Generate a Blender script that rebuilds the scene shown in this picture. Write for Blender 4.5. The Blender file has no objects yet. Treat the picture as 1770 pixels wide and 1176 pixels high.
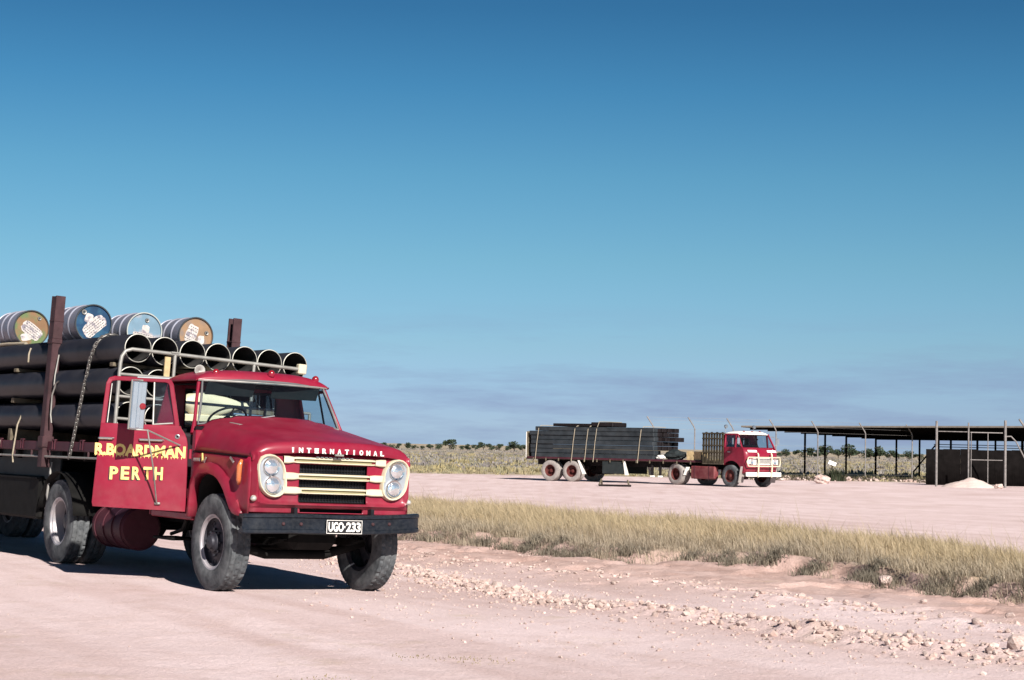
import bpy, bmesh, math, random
import numpy as np
from mathutils import Vector, Matrix
random.seed(7)
rng = np.random.default_rng(11)
scene = bpy.context.scene
COL = scene.collection
PI = math.pi
rad = math.radians

# ------------------------------------------------------------------ camera
cam = bpy.data.cameras.new('camera')
cam.sensor_fit = 'HORIZONTAL'; cam.sensor_width = 36.0; cam.lens = 65.1
cam.clip_start = 0.1; cam.clip_end = 12000
camo = bpy.data.objects.new('camera', cam); COL.objects.link(camo)
P_, RO = math.atan(182 / 3200.0), rad(1.2)
F_ = Vector((0, math.cos(P_), math.sin(P_))); U0 = Vector((0, -math.sin(P_), math.cos(P_))); R0 = Vector((1, 0, 0))
Rr = math.cos(RO) * R0 + math.sin(RO) * U0; Uu = -math.sin(RO) * R0 + math.cos(RO) * U0
mw = Matrix.Identity(4)
for i in range(3):
    mw[i][0] = Rr[i]; mw[i][1] = Uu[i]; mw[i][2] = -F_[i]
mw.translation = Vector((0, 0, 1.6))
camo.matrix_world = mw
scene.camera = camo

# ------------------------------------------------------------------ light
SUN = Vector((0.673, -1.466, 1.0)).normalized()
w = bpy.data.worlds.new('World'); scene.world = w; w.use_nodes = True
nt = w.node_tree; nt.nodes.clear()
def wn(t, **k):
    n = nt.nodes.new(t)
    for a, b in k.items(): setattr(n, a, b)
    return n
out = wn('ShaderNodeOutputWorld'); bg = wn('ShaderNodeBackground'); bg.inputs[1].default_value = 0.1
sky = wn('ShaderNodeTexSky', sky_type='NISHITA', sun_disc=False, sun_elevation=math.asin(SUN.z),
         sun_rotation=math.atan2(SUN.x, SUN.y), air_density=1.0, dust_density=0.6, ozone_density=2.5)
tc = wn('ShaderNodeTexCoord'); sep = wn('ShaderNodeSeparateXYZ'); nt.links.new(tc.outputs['Generated'], sep.inputs[0])
ramp = wn('ShaderNodeValToRGB')
SKY_STOPS = [(0.0, (.41, .565, .94)), (.0219, (.31, .43, .735)), (.0531, (.28, .405, .565)), (.0995, (.24, .395, .475)), (.1453, (.185, .365, .435)), (.1902, (.122, .305, .395)), (.2311, (.087, .24, .33)), (.36, (.045, .135, .215)), (.7, (.024, .075, .132)), (1.0, (.018, .059, .108))]
e = ramp.color_ramp.elements
while len(e) < len(SKY_STOPS): e.new(0.5)
for el, (p, c) in zip(e, SKY_STOPS): el.position = p; el.color = (*c, 1)
nt.links.new(sep.outputs[2], ramp.inputs[0])
mul = wn('ShaderNodeMix', data_type='RGBA', blend_type='MULTIPLY'); mul.inputs[0].default_value = 1
nt.links.new(sky.outputs[0], mul.inputs[6]); nt.links.new(ramp.outputs[0], mul.inputs[7])
# low bands of lilac grey cloud near the horizon
mp = wn('ShaderNodeMapping'); mp.inputs['Rotation'].default_value = (0, 0, 2.7); mp.inputs['Scale'].default_value = (5, 5, 42); mp.inputs['Location'].default_value = (4.4, 8.8, 1.7)
nt.links.new(tc.outputs['Generated'], mp.inputs[0])
cn = wn('ShaderNodeTexNoise'); cn.inputs['Scale'].default_value = 1.0; cn.inputs['Detail'].default_value = 6; cn.inputs['Roughness'].default_value = 0.66
nt.links.new(mp.outputs[0], cn.inputs[0])
cr = wn('ShaderNodeValToRGB'); ce = cr.color_ramp.elements
ce[0].position = .45; ce[0].color = (0, 0, 0, 1); ce[1].position = .68; ce[1].color = (1, 1, 1, 1)
nt.links.new(cn.outputs[0], cr.inputs[0])
er = wn('ShaderNodeValToRGB'); ee = er.color_ramp.elements
for _ in range(2): ee.new(.5)
for el, (p, c) in zip(ee, [(0.0, .75), (.022, .7), (.052, .38), (.078, 0.0)]): el.position = p; el.color = (c, c, c, 1)
nt.links.new(sep.outputs[2], er.inputs[0])
cm = wn('ShaderNodeMath', operation='MULTIPLY'); nt.links.new(cr.outputs[0], cm.inputs[0]); nt.links.new(er.outputs[0], cm.inputs[1])
cmix = wn('ShaderNodeMix', data_type='RGBA'); cmix.inputs[7].default_value = (1.36, 1.68, 2.80, 1)
nt.links.new(cm.outputs[0], cmix.inputs[0]); nt.links.new(mul.outputs[2], cmix.inputs[6])
nt.links.new(cmix.outputs[2], bg.inputs[0]); nt.links.new(bg.outputs[0], out.inputs[0])

sl = bpy.data.lights.new('sun', 'SUN'); sl.energy = 5.0; sl.angle = rad(0.53); sl.color = (1.0, .94, .86)
so = bpy.data.objects.new('sun', sl); COL.objects.link(so)
so.rotation_euler = SUN.to_track_quat('Z', 'Y').to_euler(); so.location = (20, -40, 30)
scene.view_settings.view_transform = 'Standard'; scene.view_settings.look = 'None'
scene.view_settings.exposure = 0.85; scene.view_settings.gamma = 1
scene.view_settings.use_curve_mapping = False
scene.cycles.max_bounces = 6; scene.cycles.transparent_max_bounces = 8

# ------------------------------------------------------------------ materials
MATS = {}
def mat(name, col, rough=.6, metal=0.0, var=.12, scale=5.0, bump=0.0, bscale=60.0, dust=0.0, dustcol=(.42, .32, .27), dscale=3.0, coat=0.0, spec=.5, col2=None, c2=(.45, .62), lowdust=0.0, coatr=.12):
    m = bpy.data.materials.new(name); m.use_nodes = True; n = m.node_tree; N = n.nodes; L = n.links
    b = N['Principled BSDF']; b.inputs['Roughness'].default_value = rough; b.inputs['Metallic'].default_value = metal
    b.inputs['Coat Weight'].default_value = coat; b.inputs['Coat Roughness'].default_value = coatr; b.inputs['Specular IOR Level'].default_value = spec
    t = N.new('ShaderNodeTexCoord')
    no = N.new('ShaderNodeTexNoise'); no.inputs['Scale'].default_value = scale; no.inputs['Detail'].default_value = 5; L.new(t.outputs['Object'], no.inputs[0])
    mr = N.new('ShaderNodeMapRange'); mr.inputs[1].default_value = .3; mr.inputs[2].default_value = .7
    mr.inputs[3].default_value = 1 - var; mr.inputs[4].default_value = 1 + var; L.new(no.outputs[0], mr.inputs[0])
    mx = N.new('ShaderNodeMix'); mx.data_type = 'RGBA'; mx.blend_type = 'MULTIPLY'; mx.inputs[0].default_value = 1
    mx.inputs[6].default_value = (*col, 1); L.new(mr.outputs[0], mx.inputs[7]); cur = mx.outputs[2]
    if col2:
        n2 = N.new('ShaderNodeTexNoise'); n2.inputs['Scale'].default_value = scale * .7; n2.inputs['Detail'].default_value = 8; L.new(t.outputs['Object'], n2.inputs[0])
        r2 = N.new('ShaderNodeMapRange'); r2.inputs[1].default_value = c2[0]; r2.inputs[2].default_value = c2[1]; L.new(n2.outputs[0], r2.inputs[0])
        m2 = N.new('ShaderNodeMix'); m2.data_type = 'RGBA'; L.new(r2.outputs[0], m2.inputs[0]); L.new(cur, m2.inputs[6]); m2.inputs[7].default_value = (*col2, 1); cur = m2.outputs[2]
    if dust > 0:
        n3 = N.new('ShaderNodeTexNoise'); n3.inputs['Scale'].default_value = dscale; n3.inputs['Detail'].default_value = 9; n3.inputs['Roughness'].default_value = .65; L.new(t.outputs['Object'], n3.inputs[0])
        r3 = N.new('ShaderNodeMapRange'); r3.inputs[1].default_value = .38; r3.inputs[2].default_value = .75; r3.inputs[4].default_value = dust; L.new(n3.outputs[0], r3.inputs[0])
        m3 = N.new('ShaderNodeMix'); m3.data_type = 'RGBA'; L.new(r3.outputs[0], m3.inputs[0]); L.new(cur, m3.inputs[6]); m3.inputs[7].default_value = (*dustcol, 1); cur = m3.outputs[2]
        ra = N.new('ShaderNodeMath'); ra.operation = 'MULTIPLY_ADD'; ra.inputs[1].default_value = .35; ra.inputs[2].default_value = rough; L.new(r3.outputs[0], ra.inputs[0]); L.new(ra.outputs[0], b.inputs['Roughness'])
    if lowdust > 0:
        sp = N.new('ShaderNodeSeparateXYZ'); L.new(t.outputs['Object'], sp.inputs[0]); lr = N.new('ShaderNodeMapRange'); lr.inputs[1].default_value = 1.25; lr.inputs[2].default_value = .70; lr.inputs[3].default_value = 0; lr.inputs[4].default_value = 1; L.new(sp.outputs[2], lr.inputs[0])
        nl = N.new('ShaderNodeTexNoise'); nl.inputs['Scale'].default_value = 7; nl.inputs['Detail'].default_value = 8; L.new(t.outputs['Object'], nl.inputs[0]); rl = N.new('ShaderNodeMapRange'); rl.inputs[1].default_value = .35; rl.inputs[2].default_value = .7; rl.inputs[4].default_value = lowdust; L.new(nl.outputs[0], rl.inputs[0])
        ml = N.new('ShaderNodeMath'); ml.operation = 'MULTIPLY'; L.new(lr.outputs[0], ml.inputs[0]); L.new(rl.outputs[0], ml.inputs[1])
        m4 = N.new('ShaderNodeMix'); m4.data_type = 'RGBA'; L.new(ml.outputs[0], m4.inputs[0]); L.new(cur, m4.inputs[6]); m4.inputs[7].default_value = (.34, .21, .19, 1); cur = m4.outputs[2]
    L.new(cur, b.inputs['Base Color'])
    if bump > 0:
        nb = N.new('ShaderNodeTexNoise'); nb.inputs['Scale'].default_value = bscale; nb.inputs['Detail'].default_value = 4; L.new(t.outputs['Object'], nb.inputs[0])
        bp = N.new('ShaderNodeBump'); bp.inputs['Strength'].default_value = bump; bp.inputs['Distance'].default_value = .01; L.new(nb.outputs[0], bp.inputs['Height']); L.new(bp.outputs[0], b.inputs['Normal'])
    MATS[name] = m
    return m
mat('red', (.200, .0062, .0245), rough=.5, var=.20, scale=2.2, dust=.20, dustcol=(.27, .09, .12), dscale=2.8, coat=.36, coatr=.26, spec=.14, bump=.14, bscale=2.5, col2=(.10, .010, .016), c2=(.66, .72), lowdust=.14)
mat('red_dull', (.13, .008, .016), rough=.6, var=.2, scale=3, dust=.25, dscale=3)
mat('maroon', (.050, .012, .020), rough=.55, var=.25, scale=4, dust=.16, dscale=5, dustcol=(.13, .07, .075), bump=.15, bscale=30, spec=.2)
mat('rust_steel', (.042, .020, .024), rough=.65, var=.3, scale=8, dust=.2, dustcol=(.09, .05, .045), dscale=9, bump=.25, bscale=50, spec=.2)
mat('cream', (.54, .49, .365), rough=.4, var=.10, scale=6, dust=.2, dscale=9, coat=.15)
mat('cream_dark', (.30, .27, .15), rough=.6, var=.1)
mat('black', (.007, .008, .011), rough=.45, var=.3, scale=6, dust=.08, dscale=6, dustcol=(.1, .09, .09), spec=.2)
mat('black_scuff', (.006, .009, .015), rough=.35, var=.3, scale=5, dust=.10, dustcol=(.16, .16, .16), dscale=30, spec=.25)
mat('chassis', (.006, .006, .006), rough=.75, var=.4, scale=7, dust=.15, dustcol=(.035, .028, .025), dscale=6, spec=.12)
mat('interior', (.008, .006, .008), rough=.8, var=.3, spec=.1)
mat('seat', (.025, .013, .016), rough=.6, var=.2)
mat('rubber', (.060, .066, .073), rough=.8, var=.25, scale=12, dust=.6, dustcol=(.21, .215, .22), dscale=6, spec=.08)
mat('rubber_pale', (.23, .21, .20), rough=.8, var=.15, scale=9, dust=.5, dustcol=(.42, .36, .33), dscale=5)
mat('rim', (.022, .023, .032), rough=.45, metal=.3, var=.3, scale=10, dust=.3, dustcol=(.12, .11, .12), dscale=8, spec=.25)
mat('rim_edge', (.34, .33, .36), rough=.45, metal=.3, var=.2, dust=.4, dscale=10)
mat('rim_red', (.075, .012, .012), rough=.6, var=.2, dust=.35, dustcol=(.2, .12, .1), dscale=9, spec=.2)
mat('silver', (.45, .46, .47), rough=.3, metal=.85, var=.08, dust=.12)
mat('galv', (.27, .265, .25), rough=.5, metal=.4, var=.2, scale=9, dust=.3, dustcol=(.20, .17, .15), dscale=12)
mat('mirror_back', (.50, .56, .62), rough=.22, metal=.85, var=.06, dust=.1)
mat('chrome', (.78, .78, .78), rough=.1, metal=1.0, var=.05, dust=.08)
mat('lamp_panel', (.26, .29, .33), rough=.4, metal=.2, var=.08, dust=.15)
mat('lens', (.80, .83, .86), rough=.06, metal=.85, var=.06, bump=.9, bscale=26)
mat('lamp_red', (.20, .008, .014), rough=.25, var=.1, coat=.4)
mat('lamp_amber', (.48, .12, .03), rough=.25, var=.15, coat=.5, dust=.2)
mat('lamp_clear', (.60, .58, .52), rough=.15, metal=.5, var=.1, coat=.5)
mat('letter_cream', (.74, .57, .20), rough=.5, var=.18, scale=14, spec=.2)
mat('letter_black', (.012, .008, .008), rough=.6)
mat('plate_black', (.008, .008, .01), rough=.4)
mat('white', (.76, .74, .70), rough=.45, var=.07, dust=.18, dscale=6)
mat('pipe', (.009, .010, .015), rough=.36, var=.35, scale=2.2, dust=.30, dustcol=(.060, .058, .066), dscale=1.5, coat=.08, spec=.28, bump=.05, bscale=2)
mat('pipe_inner', (.016, .016, .018), rough=.6, var=.3, dust=.35, dustcol=(.14, .13, .12), dscale=4)
mat('pipe_rim', (.42, .41, .37), rough=.5, metal=.4, var=.25, scale=12)
mat('drum_steel', (.17, .19, .25), rough=.45, metal=.4, var=.25, scale=4, dust=.45, dustcol=(.24, .19, .19), dscale=5, bump=.08, bscale=9)
mat('drum_rim', (.035, .04, .045), rough=.5, metal=.3, var=.3)
mat('drum_rim_pale', (.38, .40, .38), rough=.5, metal=.4, var=.2)
mat('drum_tan', (.19, .11, .06), rough=.6, var=.2, scale=5, col2=(.10, .14, .06), c2=(.46, .56), spec=.25)
mat('drum_tan2', (.24, .15, .09), rough=.6, var=.2, scale=6, col2=(.17, .135, .12), c2=(.5, .6), spec=.25)
mat('drum_blue', (.008, .036, .085), rough=.55, var=.3, scale=7, col2=(.02, .075, .13), c2=(.5, .6), spec=.25)
mat('drum_pale', (.13, .21, .28), rough=.55, var=.2, scale=4, col2=(.34, .29, .29), c2=(.5, .58), spec=.25)
mat('label_paper', (.46, .42, .405), rough=.85, var=.2, scale=20, col2=(.20, .18, .21), c2=(.50, .62), spec=.1)
mat('wood', (.40, .30, .16), rough=.75, var=.25, scale=8, bump=.2, bscale=40)
mat('wood_grey', (.12, .10, .072), rough=.85, var=.35, scale=7, bump=.3, bscale=30, spec=.2)
mat('rope', (.30, .26, .20), rough=.9, var=.2, scale=30, spec=.1)
mat('chain', (.16, .155, .15), rough=.45, metal=.7, var=.3, dust=.2)
mat('canvas', (.74, .62, .42), rough=.85, var=.12, scale=5, bump=.3, bscale=14)
mat('steel_grey', (.026, .032, .038), rough=.5, metal=.2, var=.35, scale=2.5, dust=.3, dustcol=(.085, .09, .095), dscale=2.2, spec=.2)
mat('steel_dark', (.012, .009, .010), rough=.6, var=.3, spec=.15)
mat('tool_box', (.018, .024, .026), rough=.6, var=.2, dust=.2, dustcol=(.07, .065, .06), spec=.15)
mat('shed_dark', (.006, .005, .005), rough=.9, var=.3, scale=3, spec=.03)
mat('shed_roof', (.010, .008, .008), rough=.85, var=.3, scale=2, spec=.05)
mat('shed_edge', (.12, .10, .085), rough=.7, var=.2)
mat('post_galv', (.19, .175, .17), rough=.6, metal=.1, var=.25, scale=8, spec=.2)
mat('crate_wood', (.060, .050, .034), rough=.85, var=.4, scale=7, bump=.3, bscale=30, spec=.15)
mat('trim_grey', (.10, .10, .105), rough=.5, var=.2, spec=.3)
mat('rock', (.47, .365, .335), rough=.9, var=.2, scale=9, col2=(.36, .25, .215), c2=(.5, .65), bump=.5, bscale=30)
mat('sand', (.50, .40, .37), rough=.95, var=.12, scale=3, bump=.5, bscale=20)
mat('bark', (.06, .045, .035), rough=.9, var=.3)

def glass_mat(name, tint, alpha):
    m = bpy.data.materials.new(name); m.use_nodes = True; n = m.node_tree; N = n.nodes; L = n.links; N.clear()
    o = N.new('ShaderNodeOutputMaterial'); tr = N.new('ShaderNodeBsdfTransparent'); tr.inputs[0].default_value = (*tint, 1)
    gl = N.new('ShaderNodeBsdfGlossy'); gl.inputs['Roughness'].default_value = .02; gl.inputs[0].default_value = (.9, .95, 1, 1)
    ge = N.new('ShaderNodeNewGeometry'); dt = N.new('ShaderNodeVectorMath'); dt.operation = 'DOT_PRODUCT'; L.new(ge.outputs['Normal'], dt.inputs[0]); L.new(ge.outputs['Incoming'], dt.inputs[1])
    ab = N.new('ShaderNodeMath'); ab.operation = 'ABSOLUTE'; L.new(dt.outputs['Value'], ab.inputs[0]); om = N.new('ShaderNodeMath'); om.operation = 'SUBTRACT'; om.inputs[0].default_value = 1; L.new(ab.outputs[0], om.inputs[1])
    pw = N.new('ShaderNodeMath'); pw.operation = 'POWER'; pw.inputs[1].default_value = 5; L.new(om.outputs[0], pw.inputs[0]); fr = N.new('ShaderNodeMath'); fr.operation = 'MULTIPLY_ADD'; fr.inputs[1].default_value = .92; fr.inputs[2].default_value = .07; L.new(pw.outputs[0], fr.inputs[0])
    du = N.new('ShaderNodeBsdfDiffuse'); du.inputs[0].default_value = (.35, .31, .30, 1)
    t = N.new('ShaderNodeTexCoord'); no = N.new('ShaderNodeTexNoise'); no.inputs['Scale'].default_value = 3; no.inputs['Detail'].default_value = 6; L.new(t.outputs['Object'], no.inputs[0])
    mr = N.new('ShaderNodeMapRange'); mr.inputs[1].default_value = .35; mr.inputs[2].default_value = .75; mr.inputs[3].default_value = alpha * .4; mr.inputs[4].default_value = alpha * 1.6; L.new(no.outputs[0], mr.inputs[0])
    m1 = N.new('ShaderNodeMixShader'); L.new(fr.outputs[0], m1.inputs[0]); L.new(tr.outputs[0], m1.inputs[1]); L.new(gl.outputs[0], m1.inputs[2])
    m2 = N.new('ShaderNodeMixShader'); L.new(mr.outputs[0], m2.inputs[0]); L.new(m1.outputs[0], m2.inputs[1]); L.new(du.outputs[0], m2.inputs[2])
    L.new(m2.outputs[0], o.inputs[0]); MATS[name] = m
glass_mat('glass', (.72, .82, .86), .008)
glass_mat('glass_blue', (.45, .60, .72), .03)

def attr_mat(name, attr, rough=.9, trans=0.0, gain=1.0):
    m = bpy.data.materials.new(name); m.use_nodes = True; n = m.node_tree; N = n.nodes; L = n.links
    b = N['Principled BSDF']; b.inputs['Roughness'].default_value = rough; b.inputs['Specular IOR Level'].default_value = .2
    a = N.new('ShaderNodeAttribute'); a.attribute_name = attr; L.new(a.outputs[0], b.inputs['Base Color'])
    if trans > 0:
        o = N['Material Output']; tl = N.new('ShaderNodeBsdfTranslucent'); L.new(a.outputs[0], tl.inputs[0])
        ms = N.new('ShaderNodeMixShader'); ms.inputs[0].default_value = trans; L.new(b.outputs[0], ms.inputs[1]); L.new(tl.outputs[0], ms.inputs[2]); L.new(ms.outputs[0], o.inputs[0])
    MATS[name] = m
attr_mat('grass_blade', 'tone', .8, .42)
attr_mat('leafy', 'tone', .7, .15)
attr_mat('stone_tone', 'tone', .95)

# ------------------------------------------------------------------ mesh helpers
def V3(*a): return Vector(a)
class MB:
    def __init__(s): s.v = []; s.f = []; s.m = []
    def add(s, V, Fc, mi=0):
        o = len(s.v); s.v += [tuple(p) for p in V]
        for f in Fc: s.f.append(tuple(i + o for i in f)); s.m.append(mi)
        return s
    def obox(s, c, ax, h, b=0.0, mi=0):
        c = Vector(c); ax = [Vector(a) for a in ax]
        if b <= 0:
            V = [c + ax[0] * h[0] * sx + ax[1] * h[1] * sy + ax[2] * h[2] * sz for sx in (-1, 1) for sy in (-1, 1) for sz in (-1, 1)]
            return s.add(V, [(0, 1, 3, 2), (4, 6, 7, 5), (0, 4, 5, 1), (2, 3, 7, 6), (0, 2, 6, 4), (1, 5, 7, 3)], mi)
        b = min(b, .45 * min(h)) if min(h) > 0 else b
        V = []; idx = {}
        for sx in (-1, 1):
            for sy in (-1, 1):
                for sz in (-1, 1):
                    for k in range(3):
                        q = [h[0], h[1], h[2]]
                        for j in range(3):
                            if j != k: q[j] -= b
                        idx[(sx, sy, sz, k)] = len(V)
                        V.append(c + ax[0] * q[0] * sx + ax[1] * q[1] * sy + ax[2] * q[2] * sz)
        Fc = []; S = (-1, 1); g = idx
        for a in S:
            Fc.append((g[a, -1, -1, 0], g[a, -1, 1, 0], g[a, 1, 1, 0], g[a, 1, -1, 0]))
            Fc.append((g[-1, a, -1, 1], g[-1, a, 1, 1], g[1, a, 1, 1], g[1, a, -1, 1]))
            Fc.append((g[-1, -1, a, 2], g[-1, 1, a, 2], g[1, 1, a, 2], g[1, -1, a, 2]))
            for d in S:
                Fc.append((g[a, d, -1, 0], g[a, d, 1, 0], g[a, d, 1, 1], g[a, d, -1, 1]))
                Fc.append((g[a, -1, d, 0], g[a, 1, d, 0], g[a, 1, d, 2], g[a, -1, d, 2]))
                Fc.append((g[-1, a, d, 1], g[1, a, d, 1], g[1, a, d, 2], g[-1, a, d, 2]))
                for d2 in S: Fc.append((g[a, d, d2, 0], g[a, d, d2, 1], g[a, d, d2, 2]))
        return s.add(V, Fc, mi)
    def box(s, lo, hi, b=0.0, mi=0):
        lo = Vector(lo); hi = Vector(hi)
        return s.obox((lo + hi) / 2, ((1, 0, 0), (0, 1, 0), (0, 0, 1)), [abs(x) / 2 for x in (hi - lo)], b, mi)
    def tube(s, pts, r, n=8, mi=0, caps=True, closed=False):
        P = [Vector(p) for p in pts]; rr = r if isinstance(r, (list, tuple)) else [r] * len(P)
        rings = []; up = None; L = len(P)
        for i, p in enumerate(P):
            a = P[i - 1] if (i > 0 or closed) else P[i]; b = P[(i + 1) % L] if (i < L - 1 or closed) else P[i]
            t = (b - a).normalized()
            if up is None: up = t.orthogonal().normalized()
            up = (up - t * up.dot(t))
            up = up.normalized() if up.length > 1e-6 else t.orthogonal().normalized()
            sd = t.cross(up)
            rings.append([p + (up * math.cos(2 * PI * k / n) + sd * math.sin(2 * PI * k / n)) * rr[i] for k in range(n)])
        V = [q for R in rings for q in R]; Fc = []
        M = L if closed else L - 1
        for i in range(M):
            j = (i + 1) % L
            for k in range(n):
                k2 = (k + 1) % n; Fc.append((i * n + k, i * n + k2, j * n + k2, j * n + k))
        if caps and not closed: Fc.append(tuple(range(n - 1, -1, -1))); Fc.append(tuple((L - 1) * n + k for k in range(n)))
        return s.add(V, Fc, mi)
    def lathe(s, prof, c, axis, n=24, mi=0, mids=None, closed=False, a0=0.0):
        c = Vector(c); ax = Vector(axis).normalized(); u = ax.orthogonal().normalized(); v = ax.cross(u)
        V = []
        for k in range(n):
            t = 2 * PI * k / n + a0
            d = u * math.cos(t) + v * math.sin(t)
            for (hh, r) in prof: V.append(c + ax * hh + d * r)
        m = len(prof); o = len(s.v); s.v += [tuple(p) for p in V]
        for k in range(n):
            k2 = (k + 1) % n
            for j in range(m if closed else m - 1):
                j2 = (j + 1) % m
                s.f.append((o + k * m + j, o + k * m + j2, o + k2 * m + j2, o + k2 * m + j)); s.m.append(mids[j] if mids else mi)
        return s
    def disc(s, c, axis, r, n=24, mi=0):
        c = Vector(c); ax = Vector(axis).normalized(); u = ax.orthogonal().normalized(); v = ax.cross(u)
        return s.add([c + (u * math.cos(2 * PI * k / n) + v * math.sin(2 * PI * k / n)) * r for k in range(n)], [tuple(range(n))], mi)
    def grid(s, Pp, mi=0, cu=False, cv=False, skip=None):
        a = len(Pp); b = len(Pp[0]); V = [p for row in Pp for p in row]; Fc = []
        for i in range(a if cu else a - 1):
            for j in range(b if cv else b - 1):
                if skip and skip(i, j): continue
                i2 = (i + 1) % a; j2 = (j + 1) % b
                Fc.append((i * b + j, i * b + j2, i2 * b + j2, i2 * b + j))
        return s.add(V, Fc, mi)
    def prism(s, poly, fn, d0, d1, mi=0):
        n = len(poly); V = [fn(a, b, d0) for a, b in poly] + [fn(a, b, d1) for a, b in poly]
        Fc = [tuple(range(n - 1, -1, -1)), tuple(range(n, 2 * n))] + [(i, (i + 1) % n, n + (i + 1) % n, n + i) for i in range(n)]
        return s.add(V, Fc, mi)
    def mesh(s, name, mats, ang=35, recalc=True):
        me = bpy.data.meshes.new(name); me.from_pydata([tuple(v) for v in s.v], [], s.f)
        for m in (mats if isinstance(mats, (list, tuple)) else [mats]): me.materials.append(MATS[m])
        me.polygons.foreach_set('material_index', s.m)
        if recalc:
            b = bmesh.new(); b.from_mesh(me); bmesh.ops.recalc_face_normals(b, faces=b.faces); b.to_mesh(me); b.free()
        me.polygons.foreach_set('use_smooth', [True] * len(me.polygons))
        if ang is not None: me.set_sharp_from_angle(angle=rad(ang))
        me.update(); return me
    def obj(s, name, mats, parent=None, ang=35, recalc=True, solid=0.0, **props):
        o = bpy.data.objects.new(name, s.mesh(name, mats, ang, recalc)); COL.objects.link(o)
        if parent is not None: o.parent = parent
        if solid:
            md = o.modifiers.new('thickness', 'SOLIDIFY'); md.thickness = solid; md.offset = -1
        for k, v in props.items(): o[k] = v
        return o
def tag(o, label, cat=None, group=None, kind=None):
    if label: o['label'] = label
    if cat: o['category'] = cat
    if group: o['group'] = group
    if kind: o['kind'] = kind
    return o
def thing(name, M, label, cat, group=None):
    o = bpy.data.objects.new(name, None); COL.objects.link(o); o.matrix_world = M; o.empty_display_size = .3
    return tag(o, label, cat, group)
def pose(pos, th, roll=0.0):
    th = rad(th); r = rad(roll)
    fw = Vector((math.sin(th), -math.cos(th), 0)); lf = Vector((math.cos(th), math.sin(th), 0)); up = Vector((0, 0, 1))
    lf2 = math.cos(r) * lf - math.sin(r) * up; up2 = math.cos(r) * up + math.sin(r) * lf
    M = Matrix.Identity(4)
    for i in range(3): M[i][0] = -lf2[i]; M[i][1] = fw[i]; M[i][2] = up2[i]
    M.translation = Vector(pos); return M
def text_geo(body, wd, ht, ex=.004, off=.02):
    cu = bpy.data.curves.new('lettering_curve', 'FONT'); cu.body = body; cu.size = 1; cu.extrude = .5; cu.offset = off; cu.resolution_u = 3
    o = bpy.data.objects.new('lettering_curve', cu); COL.objects.link(o)
    dg = bpy.context.evaluated_depsgraph_get(); dg.update()
    me = bpy.data.meshes.new_from_object(o.evaluated_get(dg))
    V = np.array([v.co[:] for v in me.vertices]); Fc = [tuple(p.vertices) for p in me.polygons]
    bpy.data.objects.remove(o); bpy.data.curves.remove(cu); bpy.data.meshes.remove(me)
    lo = V.min(0); hi = V.max(0); c = (lo + hi) / 2
    V = (V - c) / (hi - lo) * np.array([wd, ht, ex])
    return V, Fc
def smooth(a, b, x):
    t = np.clip((x - a) / (b - a), 0, 1); return t * t * (3 - 2 * t)

# value noise for terrain
_T = np.random.default_rng(5).random((256, 256))
def vn(x, y):
    xi = np.floor(x).astype(int); yi = np.floor(y).astype(int); fx = x - xi; fy = y - yi
    fx = fx * fx * (3 - 2 * fx); fy = fy * fy * (3 - 2 * fy)
    a = _T[xi & 255, yi & 255]; b = _T[(xi + 1) & 255, yi & 255]; c = _T[xi & 255, (yi + 1) & 255]; d = _T[(xi + 1) & 255, (yi + 1) & 255]
    return (a * (1 - fx) + b * fx) * (1 - fy) + (c * (1 - fx) + d * fx) * fy - .5
def fbm(x, y, o=4):
    r = 0; a = 1.0
    for k in range(o): r = r + a * vn(x * 2 ** k + 17 * k, y * 2 ** k + 31 * k); a *= .5
    return r

# ------------------------------------------------------------------ terrain
TPOS = (-2.273, 19.812, .012); TTH = 34.5
VN = np.array([(-60, 95), (-20, 55), (-8, 41), (-2.52, 34.01), (-1.51, 30.66), (0.2, 28.6), (1.02, 26.85), (2.48, 26.37), (3.38, 25.74), (4.48, 23.91), (4.94, 21.99), (5.68, 20.44), (7.6, 17), (10, 12), (14, 4), (30, -30)])
VF = np.array([(-60, 118), (-20, 68), (-8, 50), (-3.36, 44.96), (-2.14, 43.06), (0.27, 41.4), (1.42, 37.71), (3.3, 35.26), (4.71, 32.1), (5.73, 29.62), (6.33, 28.16), (7.03, 25.33), (9.5, 20), (12.5, 14), (17, 5), (34, -30)])
WR = np.array([(-2.6, 26.4), (-1.37, 23.55), (-0.81, 22.37), (-0.17, 21.0), (0.45, 19.58), (1.01, 18.67), (1.54, 18.03), (2.02, 17.37), (2.46, 16.65), (2.86, 15.99), (3.27, 15.39), (3.73, 14.93), (4.09, 14.71), (5.5, 13.2), (8, 10)])
W2 = np.array([(-2.2, 28.0), (-1.47, 26.6), (0.17, 24.03), (1.3, 22.79), (2.07, 21.88), (2.71, 20.54), (3.6, 18.6), (5.2, 16.2)])
def polydist(X, Y, P):
    best = np.full(X.shape, 1e9)
    for (a, b) in zip(P[:-1], P[1:]):
        d = b - a; t = np.clip(((X - a[0]) * d[0] + (Y - a[1]) * d[1]) / (d @ d), 0, 1)
        best = np.minimum(best, np.hypot(X - a[0] - t * d[0], Y - a[1] - t * d[1]))
    return best
def edge_s(X, Y, P): return (Y - np.interp(X, P[:, 0], P[:, 1])) * .62
_s, _c = math.sin(rad(TTH)), math.cos(rad(TTH))
def tlocal(X, Y):
    dx = X - TPOS[0]; dy = Y - TPOS[1]
    return -(dx * _c + dy * _s), dx * _s - dy * _c
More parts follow.
